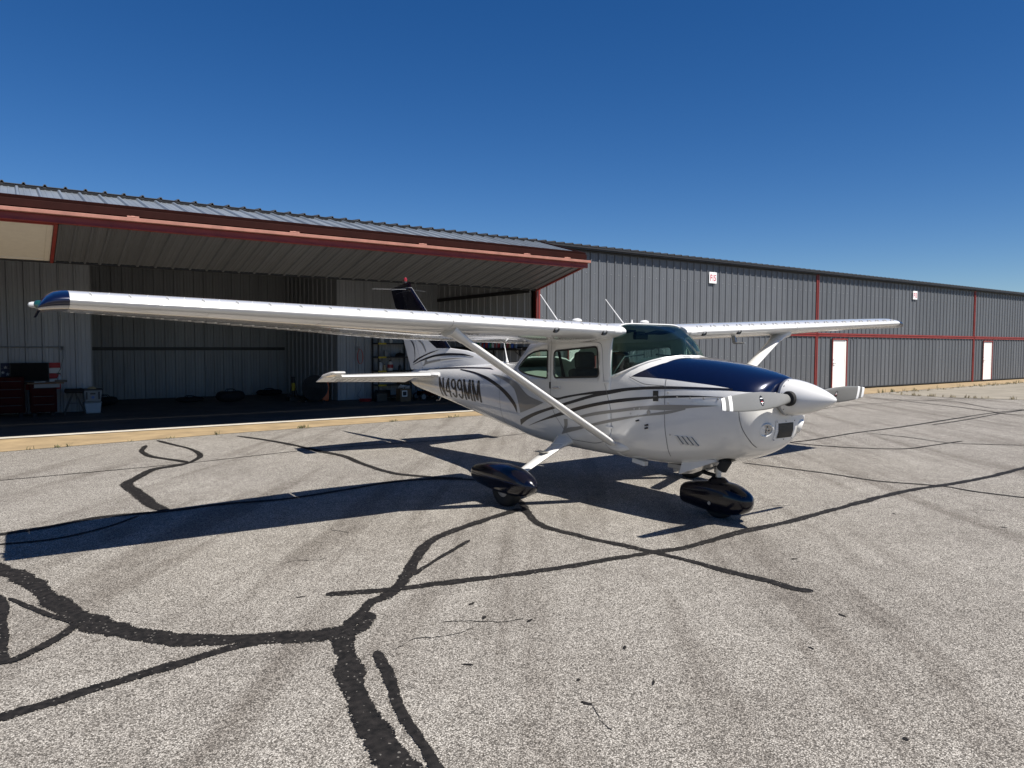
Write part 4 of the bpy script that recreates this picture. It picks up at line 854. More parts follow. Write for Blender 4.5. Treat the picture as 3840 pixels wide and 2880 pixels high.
# navy fin paint: upper fin and rudder are navy
def fy(x, z):
    if x > hinge(z)+.012:
        xa = fin_le(z) if z >= 1.62 else -3.58; xb = hinge(z)+.012; t = max(0, min(1, (xa-x)/(xa-xb))); return fth(z)*min(1, (t/.28)**.5)*(1-.18*max(0, t-.4))/2
    xa, xb = hinge(z)-.004, fin_te(z); t = max(0, min(1, (xa-x)/(xa-xb))); return fth(z)*.86*(1-t*.9)/2
def bd(x): return 1.61+(x+3.921)*(-.452)      # lower edge of the navy paint, rising aft
for sd in (-1, 1):
    mb = MB(); NX, NZ = 26, 18; vs = []
    for i in range(NZ+1):
        for j in range(NX+1):
            z = 1.63+(2.655-1.63)*i/NZ; xa, xb = fin_le(z)-.0008, fin_te(z)+.002; x = xa+(xb-xa)*(j/NX)**1.3
            z2 = max(z, min(2.655, bd(x))); 
            x = min(x, fin_le(z2)-.0004); vs.append(Vector((x, sd*(fy(x, z2)+.0022), z2)))
    mb.add(vs, [(i*(NX+1)+j, i*(NX+1)+j+1, (i+1)*(NX+1)+j+1, (i+1)*(NX+1)+j) for i in range(NZ) for j in range(NX)]); mb.build('navy_fin_paint', MT['pant'], fin, smooth=True, auto=60)
    for k in range(6): 
        z = 2.52-.075*k; MB().box((hinge(z)+.03, sd*(fy(hinge(z)+.03, z)+.003), z), (.012, .003, .012)).build('fin_rivet', MT['chrome'], fin)
    rv = MB()
    for k in range(16): x = -4.93-.036*k; rv.lathe([(.004, 0), (.004, sd*.002)], (x, sd*(fy(x, 2.61)+.003), 2.60-.02*(k > 8)*(k-8)/8), 'y', 5)
    rv.build('fin_rivet_row', MT['alu'], fin)
    def FP(x, z, off, side): 
        return Vector((x, sd*(max(fy(x, z) if x < -3.58 else 0, dor_y(x, z) if x > -3.80 and z < dor_top(x) else 0)+off), z))
    def dor_y(x, z):
        ht = dor_top(x); return max(.002, lerp(.085, .012, (z-1.36)/max(.02, ht-1.36)))*min(1, max(0.05, (-2.0-x)/.6))
    def dor_top(x): return float(np.interp(-x, [2.0, 2.36, 3.05, 3.58, 3.75], [1.428, 1.475, 1.595, 1.632, 1.64]))
    FS = [('black', [(-4.914,1.759),(-4.825,1.701),(-4.756,1.587),(-4.75,1.473),(-4.822,1.377)], [(-4.861,1.758),(-4.772,1.701),(-4.727,1.587),(-4.736,1.473),(-4.808,1.377)]),
          ('black', [(-4.811,1.398),(-4.617,1.459),(-4.377,1.518),(-4.145,1.567),(-3.89,1.604)], [(-4.8,1.374),(-4.617,1.429),(-4.344,1.502),(-4.146,1.547),(-3.89,1.598)]),
          ('black', [(-4.837,1.344),(-4.617,1.402),(-4.277,1.479),(-3.953,1.53),(-3.554,1.556),(-3.205,1.552),(-2.86,1.512)], [(-4.837,1.341),(-4.583,1.391),(-4.278,1.448),(-3.954,1.496),(-3.554,1.519),(-3.205,1.523),(-2.86,1.505)]),
          ('greypaint', [(-4.631,1.757),(-4.511,1.716),(-4.393,1.629),(-4.327,1.558)], [(-4.528,1.756),(-4.443,1.716),(-4.349,1.629),(-4.31,1.561)]),
          ('greypaint', [(-4.429,1.334),(-4.362,1.383),(-4.344,1.447)], [(-4.362,1.34),(-4.278,1.4),(-4.284,1.44)]),
          ('greypaint', [(-4.278,1.408),(-3.954,1.445),(-3.495,1.475),(-3.092,1.488)], [(-4.328,1.36),(-3.954,1.414),(-3.495,1.457),(-3.092,1.485)])]
    for i, (m, u, l) in enumerate(FS): ribbon(u, l, .004+.0004*i, n=30, rows=4, side=sd, fn=FP).build('fin_stripe', MT[m], fin, smooth=True)
    rv = MB()
    for k in range(9): x = -4.05-.02*k; z = 1.66+.03*k; 
dsec = []
for x in (-2.0, -2.2, -2.5, -2.8, -3.1, -3.35, -3.58, -3.80):
    ht = float(np.interp(-x, [2.0, 2.36, 3.05, 3.58, 3.75], [1.428, 1.475, 1.595, 1.632, 1.64])); wd = min(1, max(.05, (-2.0-x)/.6))
    P = [(lerp(.085, .012, (z-1.36)/max(.02, ht-1.36))*wd, z) for z in frange(1.25, ht-.012, 6)]+[(.006*wd, ht)]
    dsec.append([Vector((x, -y, z)) for y, z in P]+[Vector((x, y, z)) for y, z in P[::-1]])
MB().loft(dsec).build('dorsal_fin', MT['white'], plane, smooth=True, auto=70)
# fin cap, beacon, whiskers
csec = []
for (z, sx, th) in ((2.664, 1, 1), (2.70, .98, .95), (2.735, .92, .75), (2.765, .80, .35)):
    xa, xb = fin_le(2.664)-.045*(z-2.664)/.1*1.2, fin_te(2.664)-.03*(z-2.664)/.1; m_ = (xa+xb)/2; h_ = (xa-xb)/2; P = []
    for i in range(13): t = i/12; P.append((xa-(xa-xb)*t, .05*th*min(1, (t/.2)**.5)*(1-.85*max(0, (t-.35)/.65)), z-.075*t*(z-2.664)/.1))
    csec.append([Vector((x, -h/2, q)) for x, h, q in P]+[Vector((x, h/2, q)) for x, h, q in P[::-1]])
cap = MB().loft(csec).build('fin_tip', MT['pant'], plane, smooth=True, auto=60)
MB().lathe([(.030, -.02), (.030, .012)], (-5.14, 0, 2.765), 'z', 16).build('beacon_base', MT['dark'], plane, smooth=True)
MB().lathe([(.027, 0), (.030, .02), (.027, .05), (.02, .066), (.001, .070)], (-5.14, 0, 2.777), 'z', 16).build('beacon', MT['redlens'], plane, smooth=True)
for sd in (-1, 1): MB().tube([(-5.06, sd*.02, 2.635), (-5.36, sd*.52, 2.64)], .002, 6).build('whisker_antenna', MT['alu'], plane)
# horizontal tail
for sd in (-1, 1):
    def tsec(y, xa, xb, z, th, zb=None):
        P = []
        for i in range(11): t = i/10; P.append((xa-(xa-xb)*t, th*min(1, (t/.25)**.5)*(1-.2*max(0, t-.5)), z+((zb-z)*t if zb else 0)))
        return [Vector((x, sd*y, q-h/2)) for x, h, q in P]+[Vector((x, sd*y, q+h/2)) for x, h, q in P[::-1]]
    hs = MB().loft([tsec(.06, -3.72, -4.36, 1.205, .085), tsec(.3, -3.765, -4.36, 1.205, .08), tsec(1.0, -3.91, -4.365, 1.203, .066), tsec(1.60, -4.03, -4.37, 1.202, .052)]).build('horizontal_stabilizer', MT['white'], plane, smooth=True, auto=50)
    def esec(y, xa, xb, zb, th):
        P = [(xa-(xa-xb)*t, th*(1-.9*t), 1.202+(zb-1.202)*t) for t in (0, .08, .4, .75, 1)]; return [Vector((x, sd*y, q-h/2)) for x, h, q in P]+[Vector((x, sd*y, q+h/2)) for x, h, q in P[::-1]]
    el = MB().loft([esec(.16, -4.367, -4.86, 1.055, .066), esec(.7, -4.370, -4.81, 1.075, .060), esec(1.2, -4.372, -4.755, 1.09, .052), esec(1.77, -4.375, -4.685, 1.105, .042)])
    y = .22
    while y < 1.6: el.bar(Vector((-4.40, sd*y, 1.165)), Vector((-4.80+.07*y, sd*y, 1.072+.018*y)), .02, .010); y += .095
    el = el.build('elevator', MT['white'], hs, smooth=True, auto=35)
    P = []
    for (x, z, h) in ((-4.376, 1.205, .046), (-4.25, 1.225, .052), (-4.05, 1.255, .052), (-3.92, 1.268, .044), (-3.875, 1.270, .012)): P.append([Vector((x, sd*1.612, z-h/2)), Vector((x, sd*1.77, z-h/2)), Vector((x, sd*1.795, z)), Vector((x, sd*1.77, z+h/2)), Vector((x, sd*1.612, z+h/2))])
    MB().loft(P).build('balance_horn', MT['white'], hs, smooth=True, auto=35)
    tip = []
    if sd < 0:
        vs = []
        for y in (.75, 1.52): vs += [Vector((-4.47, sd*y, 1.137)), Vector((-4.476, sd*y, 1.137))]
    sv = MB(); sv.bar(Vector((-4.60, sd*.65, 1.10)), Vector((-4.60, sd*1.5, 1.106)), .008, .004); sv.build('trim_tab_seam', MT['seam'], hs)
    # root fillet
    MB().loft([[Vector((x, sd*(.02+w_*max(-.1, math.cos(a))), 1.215+.055*math.sin(a)*min(1, w_/.12))) for a in [2*math.pi*k/14 for k in range(14)]] for x, w_ in ((-3.62, .19), (-3.70, .235), (-3.9, .235), (-4.2, .19), (-4.40, .14))]).build('stabilizer_fillet', MT['white'], hs, smooth=True, auto=60)
MB().tube([(-3.9, 0, .86), (-3.95, 0, .80), (-4.05, 0, .79)], .008, 6).build('tail_tiedown', MT['alu'], plane)

# --- propeller, spinner, nose
prop = MB().lathe([(.158, 2.335), (.165, 2.345), (.165, 2.365), (.150, 2.366)], (0, 0, 1.215), 'x', 40).build('propeller', MT['alu'], plane, smooth=True, auto=30); prop['label'] = 'grey two-blade propeller with white tip stripes'
sp_prof = [(.1635, 2.366), (.1625, 2.39), (.156, 2.44), (.142, 2.505), (.122, 2.575), (.096, 2.645), (.066, 2.71), (.037, 2.762), (.015, 2.789), (.001, 2.796)]
spin = MB().lathe(sp_prof, (0, 0, 1.215), 'x', 48).build('spinner', MT['white'], prop, smooth=True, auto=60)
for k in range(14):
    a = 2*math.pi*k/14+.2; o = MB().lathe([(.005, -.002), (.005, .002)], (0, 0, 0), 'z', 6).build('spinner_screw', MT['seam'], prop)
    o.location = (2.385, .1642*math.cos(a), 1.215+.1642*math.sin(a)); o.rotation_euler = Vector((0, math.cos(a), math.sin(a))).to_track_quat('Z', 'Y').to_euler()
BR = [(.10, .075, .072, 48), (.17, .082, .062, 44), (.26, .112, .045, 38), (.38, .142, .034, 31), (.52, .156, .026, 26), (.66, .156, .020, 22), (.80, .145, .016, 19), (.92, .127, .013, 17), (1.0, .108, .010, 16), (1.041, .092, .006, 15.5)]
def bl(r, k): return float(np.interp(r, [b[0] for b in BR], [b[k] for b in BR]))
def bpt(sd, r, u, w_, grow=0):       # u: -1 trailing .. 1 leading, w_: -1 back .. 1 front face
    ch, th, be = bl(r, 1), bl(r, 2), R(bl(r, 3)-7); lead = Vector((math.sin(be), 0, -math.cos(be) if sd < 0 else math.cos(be))); nrm = Vector((math.cos(be), 0, math.sin(be) if sd < 0 else -math.sin(be)))
    c = Vector((2.452, sd*r, 1.215+sd*r*.0165)); return c+lead*(u*ch/2-.004)+nrm*(w_*(th/2+grow))
def bsec(sd, r, grow=0):
    out = []
    for k in range(24):
        a = 2*math.pi*k/24; out.append(bpt(sd, r, math.cos(a)*(1+grow*8), math.sin(a)*abs(math.sin(a))**(-.25 if abs(math.sin(a)) > .05 else 0) if r > .2 else math.sin(a), grow))
    return out
for sd in (-1, 1):
    b = MB().loft([bsec(sd, r) for r in [.10, .14, .17, .21, .26, .32, .38, .45, .52, .59, .66, .73, .80, .86, .92, .96, 1.0, 1.03, 1.041]]).build('propeller_blade', MT['propgrey'], prop, smooth=True, auto=60)
    for r0, r1 in ((.915, .955), (.998, 1.040)):
        MB().loft([bsec(sd, r, .0012) for r in frange(r0, r1, 4)], caps=False).build('tip_stripe', MT['signwhite'], prop, smooth=True, auto=60)
    def decal(u0, v0, ru, rv, nm, m, h, n=20):     # oval maker's mark on the front face
        mb = MB(); pts = []
        for k in range(n): a = 2*math.pi*k/n; pts.append((u0+ru*math.cos(a), v0+rv*math.sin(a)))
        def P(u, v): uu = u; return bpt(sd, .545+v, uu, max(0, 1-uu*uu)**.375, h)
        mb.add([P(0+u0, v0)]+[P(u, v) for u, v in pts], [(0, 1+k, 1+(k+1) % n) for k in range(n)]); mb.build(nm, MT[m], prop)
    decal(0, 0, .58, .026, 'maker_mark', 'blackpl', .0012); 
    decal(.16, 0, .13, .012, 'maker_mark_ring', 'flagred', .0016)
    decal(-.26, 0, .05, .020, 'maker_mark_bar', 'signwhite', .0018); decal(.20, 0, .045, .019, 'maker_mark_wing', 'signwhite', .0020); decal(.30, 0, .16, .0035, 'maker_mark_stem', 'signwhite', .0022)
    o = MB().lathe([(.055, .130), (.064, .135), (.066, .160), (.061, .172), (.046, .175)], (2.452, 0, 1.215), 'y', 24).build('blade_boot', MT['rubber'], prop, smooth=True, auto=50)
    o.scale.y = sd
# cooling inlets, lamps, oil cooler grille
def nose_x(y, z):
    a, b = 1.8, 2.32
    for _ in range(30):
        m_ = (a+b)/2
        if PN.inside((m_, y, z)): a = m_
        else: b = m_
    return a
for sd in (-1, 1):
    mb = MB(); ring = []
    for k in range(24):
        a = 2*math.pi*k/24; y, z = sd*.255+.085*math.cos(a), 1.205+.052*math.sin(a); ring.append(Vector((nose_x(y, z)+.004, y, z)))
    mb.add(ring+[Vector((2.20, sd*.25, 1.205))], [(k, (k+1) % 24, 24) for k in range(24)]); mb.build('cooling_inlet', MT['blackpl'], plane)
    c = Vector((nose_x(sd*.255, .935), sd*.255, .935)); nr = Vector((.80, sd*.50, -.33)).normalized(); u = nr.cross(Vector((0, 0, 1))).normalized(); v = u.cross(nr)
    rg_ = lambda rad, h, n=28: [c+u*rad*math.cos(2*math.pi*k/n)+v*rad*math.sin(2*math.pi*k/n)+nr*h for k in range(n)]
    lamp = MB().loft([rg_(.066, -.03), rg_(.066, .006), rg_(.060, .012), rg_(.052, .008), rg_(.050, -.01)], caps=False).build('landing_light', MT['white'], plane, smooth=True, auto=60)
    MB().loft([rg_(.051, -.004), rg_(.050, .001)]).build('reflector', MT['alu'], lamp, smooth=True, auto=30)
    for k in range(10):
        a = 2.4*k; r = .0125*math.sqrt(k)*1.05 if k else 0; q = c+u*r*math.cos(a)+v*r*math.sin(a)+nr*.002
        MB().add([q+u*.0075*math.cos(2*math.pi*j/8)+v*.0075*math.sin(2*math.pi*j/8) for j in range(8)]+[q+nr*.006], [(j, (j+1) % 8, 8) for j in range(8)]).build('diode', MT['chrome' if k % 2 else 'seam'], lamp, smooth=True)
def nose_quad(y0, y1, z0, z1, off, nm, m, par, n=8, sk=0):
    mb = MB(); vs = []
    for i in range(n+1):
        for j in range(n+1): z = z0+(z1-z0)*j/n; y = y0+(y1-y0)*i/n; vs.append(Vector((nose_x(y, z)+off, y, z)))
    mb.add(vs, [(i*(n+1)+j, (i+1)*(n+1)+j, (i+1)*(n+1)+j+1, i*(n+1)+j+1) for i in range(n) for j in range(n)]); return mb.build(nm, MT[m], par, smooth=True)
fr = nose_quad(-.145, .145, .825, 1.012, .004, 'grille_frame', 'white', plane)
nose_quad(-.108, .108, .852, .985, .008, 'oil_cooler_grille', 'blackpl', fr)
for k in range(6):
    z = .868+.021*k; MB().bar((nose_x(-.1, z)+.010, -.104, z), (nose_x(.1, z)+.010, .104, z), .004, .003).build('grille_slat', MT['dark'], fr)
for y in (-.13, 0, .13):
    for z in (.838, 1.0): MB().lathe([(.0045, 0), (.0045, .008)], (nose_x(y, z), y, z), 'x', 6).build('grille_screw', MT['blackpl'], fr)
MB().tube([(1.87, -.205, .68), (1.855, -.207, .60), (1.80, -.21, .515)], [.050, .050, .049], 18, caps=True).build('exhaust_pipe', MT['rubber'], plane, smooth=True, auto=60)
def belly(x, y, off):
    w, zm, zt, zb, nt, nb = PN.sec(x); return Vector((x, y, zm-(zm-zb)*(1-(abs(y)/w)**nb)**(1/nb)-off))
MB().add([belly(1.855, -.205, .004)]+[belly(1.855+.085*math.cos(2*math.pi*k/24), -.205+.068*math.sin(2*math.pi*k/24), .004) for k in range(24)], [(0, 1+k, 1+(k+1) % 24) for k in range(24)]).build('exhaust_cutout', MT['blackpl'], plane)
for sd in (-1, 1):
    a, b = sd*.10, sd*.30; mb = MB()
    mb.add([(1.78, a, .575), (1.78, b, .585), (1.36, a, .40), (1.36, b, .415), (1.78, a, .60), (1.78, b, .61), (1.36, a, .53), (1.40, b, .545)], [(0, 1, 3, 2), (0, 2, 6, 4), (1, 5, 7, 3), (4, 6, 7, 5), (0, 4, 5, 1)]); mb.build('cowl_flap', MT['white'], plane)

# --- landing gear
def pant(name, rows, yc, par, n=28):
    pr = Prof(rows); secs = []
    xa, xb = rows[0][0], rows[-1][0]
    for i in range(31):
        t = .5*(1-math.cos(math.pi*i/30)); x = xa+(xb-xa)*t; secs.append([Vector(pr.pt(x, f))+Vector((0, yc, 0)) for f in frange(0, 360, 33)[:-1]])
    return MB().loft(secs).build(name, MT['pant'], par, smooth=True, auto=60)
def tyre(x, y, r, w, par):
    o = MB().lathe([(r*.5, -w*.36), (r*.74, -w*.48), (r*.9, -w*.46), (r*.975, -w*.34), (r, -w*.15), (r, w*.15), (r*.975, w*.34), (r*.9, w*.46), (r*.74, w*.48), (r*.5, w*.36)], (x, y, r-.008), 'y', 36).build('tyre', MT['rubber'], par, smooth=True, auto=60)
    MB().lathe([(r*.50, -w*.40), (r*.44, -w*.42), (r*.40, -w*.30), (r*.16, -w*.28), (r*.12, -w*.44), (.001, -w*.45)], (x, y, r-.008), 'y', 24).build('wheel_rim', MT['alu'], o, smooth=True, auto=40)
    MB().lathe([(r*.50, w*.40), (r*.44, w*.42), (r*.40, w*.30), (r*.16, w*.28), (r*.12, w*.44), (.001, w*.45)], (x, y, r-.008), 'y', 24).build('wheel_rim', MT['alu'], o, smooth=True, auto=40)
MR = [(-.615, .03, .275, .312, .235, 2.4, 2.4), (-.595, .062, .275, .335, .205, 2.6, 2.8), (-.45, .100, .275, .378, .165, 2.6, 3.2), (-.25, .125, .275, .416, .150, 2.7, 3.4), (0, .137, .275, .433, .135, 2.7, 3.4), (.2, .132, .272, .420, .136, 2.6, 3.4), (.36, .108, .268, .382, .155, 2.4, 3.0), (.46, .072, .266, .335, .200, 2.2, 2.5), (.505, .015, .265, .282, .25, 2, 2)]
for sd in (-1, 1):
    a, b = Vector((-.17, sd*.50, .585)), Vector((.15, sd*1.32, .365)); d = (b-a).normalized(); cx = Vector((1, 0, 0)); cx = (cx-d*cx.dot(d)).normalized(); nx = d.cross(cx); L = (b-a).length
    def lsec(t, ch, th): return [a+d*L*t+cx*ch*.5*math.cos(q)+nx*th*.5*math.sin(q) for q in [2*math.pi*k/18 for k in range(18)]]
    lg = MB().loft([lsec(t, c, h) for t, c, h in ((-.05, .19, .06), (.15, .185, .055), (.5, .16, .048), (1, .13, .042))]).build('main_gear_leg', MT['white'], plane, smooth=True, auto=50)
    lg['label'] = 'white %s main landing gear leg' % ('right' if sd < 0 else 'left')
    MB().loft([lsec(t, c, h) for t, c, h in ((-.10, .34, .17), (0, .27, .13), (.10, .215, .085), (.17, .195, .066))]).build('leg_fairing', MT['white'], lg, smooth=True, auto=60)
    p = a+d*L*.52+Vector((-.03, 0, .045)); MB().box(p, (.15, .085, .008)).box(p+Vector((0, 0, -.03)), (.05, .03, .06)).build('entry_step', MT['greypaint'], lg)
    pt_ = pant('wheel_fairing', MR, sd*1.42, plane); pt_['label'] = 'glossy black-blue %s main wheel fairing' % ('right' if sd < 0 else 'left')
    tyre(.02, sd*1.42, .205, .15, plane)
    MB().tube([(.0, sd*1.28, .33), (.02, sd*1.34, .21), (.02, sd*1.42, .2)], .03, 10).build('axle', MT['alu'], plane, smooth=True)
    ln = MB()
    vs = []
    prm = Prof(MR)
    for x in frange(-.57, .46, 40):
        p = prm.pt(x, 6, .0015); vs.append(Vector((p[0], (p[1] if sd < 0 else -p[1])+sd*1.42, p[2])))
    ln.tube(vs, .0022, 4); ln.build('fairing_seam', MT['navy'], pt_)
NR = [(1.165, .03, .18, .225, .12, 2.4, 2.6), (1.178, .085, .18, .268, .088, 2.8, 3.2), (1.30, .108, .18, .308, .072, 2.8, 3.8), (1.45, .124, .185, .338, .060, 2.7, 4), (1.60, .134, .19, .358, .052, 2.7, 4), (1.75, .132, .195, .352, .052, 2.6, 3.8), (1.88, .110, .20, .315, .075, 2.4, 3.2), (1.96, .072, .205, .268, .125, 2.2, 2.5), (1.992, .012, .205, .225, .185, 2, 2)]
npn = pant('nose_wheel_fairing', NR, 0, plane); npn['label'] = 'glossy black nose wheel fairing'
MB().loft([[Vector((1.60+r*math.cos(q)*1.5, r*math.sin(q), z)) for q in [2*math.pi*k/18 for k in range(18)]] for r, z in ((.085, .335), (.07, .36), (.05, .385), (.045, .39))]).build('fairing_collar', MT['pant'], npn, smooth=True, auto=60)
tyre(1.62, 0, .178, .14, plane)
MB().lathe([(.017, -.14), (.017, -.127), (.010, -.126)], (1.60, 0, .15), 'y', 14).build('axle_nut', MT['alu'], npn)
leg = MB().lathe([(.028, .36), (.028, .43), (.040, .435), (.040, .47), (.033, .475), (.033, .50), (.045, .505), (.045, .53), (.036, .535), (.036, .64)], (1.595, 0, 0), 'z', 18).build('nose_gear_strut', MT['alu'], plane, smooth=True, auto=35)
MB().tube([(1.56, -.02, .50), (1.43, -.02, .455), (1.405, -.02, .43), (1.43, -.02, .41), (1.56, -.02, .40)], .014, 8).tube([(1.56, .02, .50), (1.43, .02, .455), (1.405, .02, .43), (1.43, .02, .41), (1.56, .02, .40)], .014, 8).build('torque_link', MT['dark'], leg, smooth=True)
MB().box((1.60, 0, .545), (.10, .16, .03)).box((1.58, -.05, .52), (.05, .04, .05)).build('steering_collar', MT['dark'], leg, bevel=.004)
MB().box((1.18, 0, .45), (.22, .30, .05)).box((1.24, -.1, .42), (.08, .06, .06)).box((1.14, -.08, .415), (.05, .07, .05)).box((1.2, .1, .42), (.1, .06, .06)).build('fuel_strainer_bay', MT['alu'], plane, bevel=.006)
MB().bar((.74, -.30, .475), (.92, -.30, .455), .06, .05).build('belly_step', MT['white'], plane, bevel=.008)

# ------------------------------------------------------------------ things inside the open hangar
BY = 14.63
# wall flag made of boards, television in front of it
fl = empty('flag_board', (-5.24, BY-.03, .92), 'wooden flag with white stars and red stripes on the hangar wall', 'flag')
for k in range(5):
    z = .26-.13*k; MB().box((.24, 0, z), (.72, .025, .125)).build('stripe_board', MT['flagred' if k % 2 == 0 else 'flagwhite'], fl, bevel=.004)
    if k < 3: MB().box((-.36, -.002, z), (.46, .03, .125)).build('star_board', MT['flagblue'], fl, bevel=.004)
for i, (x, z) in enumerate(((-.50, .22), (-.46, .06), (-.30, .24), (-.28, .06), (-.40, -.06), (-.55, .10))):
    mb = MB(); P = [(x+(.045 if k % 2 == 0 else .019)*math.sin(k*math.pi/5), -.02, z+(.045 if k % 2 == 0 else .019)*math.cos(k*math.pi/5)) for k in range(10)]; mb.add(P+[(x, -.022, z)], [(k, (k+1) % 10, 10) for k in range(10)]); mb.build('star', MT['flagwhite'], fl)
tv = empty('television', (-5.27, BY-.20, 1.02), 'black flat television in front of the wooden flag', 'television')
MB().box((0, 0, 0), (.78, .05, .46)).build('bezel', MT['blackpl'], tv, bevel=.006); MB().box((0, -.027, .01), (.75, .004, .42)).build('screen', MT['screen'], tv); MB().box((0, .02, -.26), (.3, .16, .03)).box((0, .02, -.24), (.06, .04, .06)).build('stand', MT['blackpl'], tv)
def chest(loc, w, d, h, label, drawers):
    o = empty('tool_chest', loc, label, 'tool chest', group='red tool chests')
    MB().box((0, 0, h/2+.05), (w, d, h-.1)).build('cabinet', MT['chest'], o, bevel=.01)
    for k in range(drawers):
        dh = (h-.18)/drawers; z = .12+dh*(k+.5); q = MB().box((0, -d/2-.008, z), (w-.06, .016, dh-.02)).build('drawer', MT['chest'], o, bevel=.004); MB().box((0, -d/2-.022, z+dh*.32), (w-.12, .014, .016)).build('drawer_handle', MT['dark'], q)
    for x in (-w/2+.08, w/2-.08):
        for y in (-d/2+.08, d/2-.08): MB().lathe([(.045, -.018), (.05, 0), (.045, .018)], (x, y, .048), 'y', 14).build('caster', MT['rubber'], o)
chest((-5.70, 14.05, .012), .62, .5, .92, 'dark red tool chest below the television', 4); chest((-5.03, 13.92, .012), .52, .5, .76, 'lower dark red tool chest beside the folding stool', 3)
wt = empty('work_top', (-4.98, 13.90, .77), 'pale board laid over the lower red tool chest', 'board'); MB().box((0, 0, .015), (.72, .5, .03)).build('board', MT['wood'], wt, bevel=.004); MB().box((.02, -.24, -.045), (.50, .02, .08)).build('front_rail', MT['tote'], wt)
sbx = empty('spray_bottle', (-4.70, 13.86, .80), 'dark spray bottle on the pale board', 'bottle'); MB().lathe([(.04, 0), (.045, .01), (.045, .1), (.02, .15), (.015, .18)], ax='z', n=16).build('bottle', MT['bin'], sbx, smooth=True); MB().box((-.015, 0, .2), (.08, .022, .035)).box((-.05, 0, .175), (.012, .015, .05)).build('trigger', MT['blackpl'], sbx, bevel=.004)
solo('manual', (-4.68, 13.84, .80), 'dark closed book at the end of the pale board', 'book', MB().box((0, -.05, .03), (.24, .18, .055)), MT['blackpl'], bevel=.004).location.y = 13.72
solo('rag', (-5.14, 13.80, .80), 'crumpled pale rags on the board', 'rag', MB().box((0, 0, .01), (.12, .1, .016)).box((.1, .02, .012), (.1, .08, .02), Matrix.Rotation(.5, 3, 'Z')), MT['flagwhite'], bevel=.006)
ss = empty('folding_stool', (-4.40, 14.05, .012), 'black folding stool with splayed legs', 'stool'); MB().box((0, 0, .56), (.40, .32, .10)).build('seat', MT['bag'], ss, bevel=.03, smooth=True, auto=80)
for s in (-1, 1):
    for t in (-1, 1): MB().bar((s*.02, t*.13, .53), (s*.22, t*.15, 0), .022, .022).build('leg', MT['dark'], ss)
MB().bar((-.11, -.14, .27), (.11, -.14, .27), .015, .015).build('brace', MT['dark'], ss)
bn = empty('storage_bin', (-4.02, 14.18, .012), 'cloudy plastic bin under the grey tote', 'bin'); MB().loft([[Vector((sx*a, sy*b, z)) for sx, sy in ((-1, -1), (1, -1), (1, 1), (-1, 1))] for a, b, z in ((.155, .19, 0), (.18, .22, .25))]).build('tub', MT['bin'], bn, bevel=.02); MB().box((0, 0, .265), (.385, .46, .025)).build('lid', MT['tote'], bn, bevel=.008)
tt = empty('grey_tote', (-4.02, 14.16, .295), 'grey tote with dark side bands and lid stacked on the plastic bin', 'tote'); MB().loft([[Vector((sx*a, sy*b, z)) for sx, sy in ((-1, -1), (1, -1), (1, 1), (-1, 1))] for a, b, z in ((.17, .2, 0), (.20, .22, .28))]).build('tub', MT['tote'], tt, bevel=.02); MB().box((0, 0, .295), (.43, .47, .03)).build('lid', MT['dark'], tt, bevel=.008)
for x in (-.13, .13): MB().box((x, -.217, .15), (.035, .02, .18), Matrix.Rotation(R(-4), 3, 'X')).build('strap', MT['dark'], tt)
MB().box((0, -.222, .20), (.11, .012, .04)).build('label_plate', MT['dark'], tt); MB().lathe([(.035, 0), (.035, -.006)], (0, -.218, .11), 'y', 16).build('round_badge', MT['bottleblue'], tt)
solo('yellow_cap', (-4.03, 14.10, .606), 'yellowish cloth lying on the grey tote', 'cloth', MB().lathe([(.10, 0), (.085, .03), (.04, .05), (.001, .055)], n=14), MT['bottletan'], smooth=True)
def bag(loc, l, w, h, label, rz=0):
    secs = []
    for i in range(13):
        t = i/12; s = (math.sin(math.pi*t)**.35)*(1+.06*math.sin(9*t)); secs.append([Vector(((t-.5)*l, w/2*s*math.cos(q), max(.0, h*.5+h*.5*s*math.sin(q)*(1+.1*math.sin(7*t+q))))) for q in [2*math.pi*k/18 for k in range(18)]])
    o = empty('duffel_bag', loc, label, 'bag', rz, 'dark bags on the hangar floor'); MB().loft(secs).build('body', MT['bag'], o, smooth=True, auto=80)
    for s in (-1, 1): MB().tube([(-l*.18, s*w*.3, h*.8), (-l*.1, s*w*.2, h*1.12), (l*.1, s*w*.2, h*1.12), (l*.18, s*w*.3, h*.8)], .012, 6).build('handle', MT['bag'], o)
bag((-.35, 15.9, .012), .86, .42, .34, 'bulky black bag alone in the middle of the recess floor'); bag((-1.37, 16.4, .012), .80, .36, .17, 'flat black bag left of the bulky bag', .1); bag((1.45, 18.2, .012), .9, .4, .2, 'long dark bag against the recess back wall', .05); bag((-3.55, 16.4, .012), .7, .4, .26, 'small dark bag behind the grey tote', -.3)
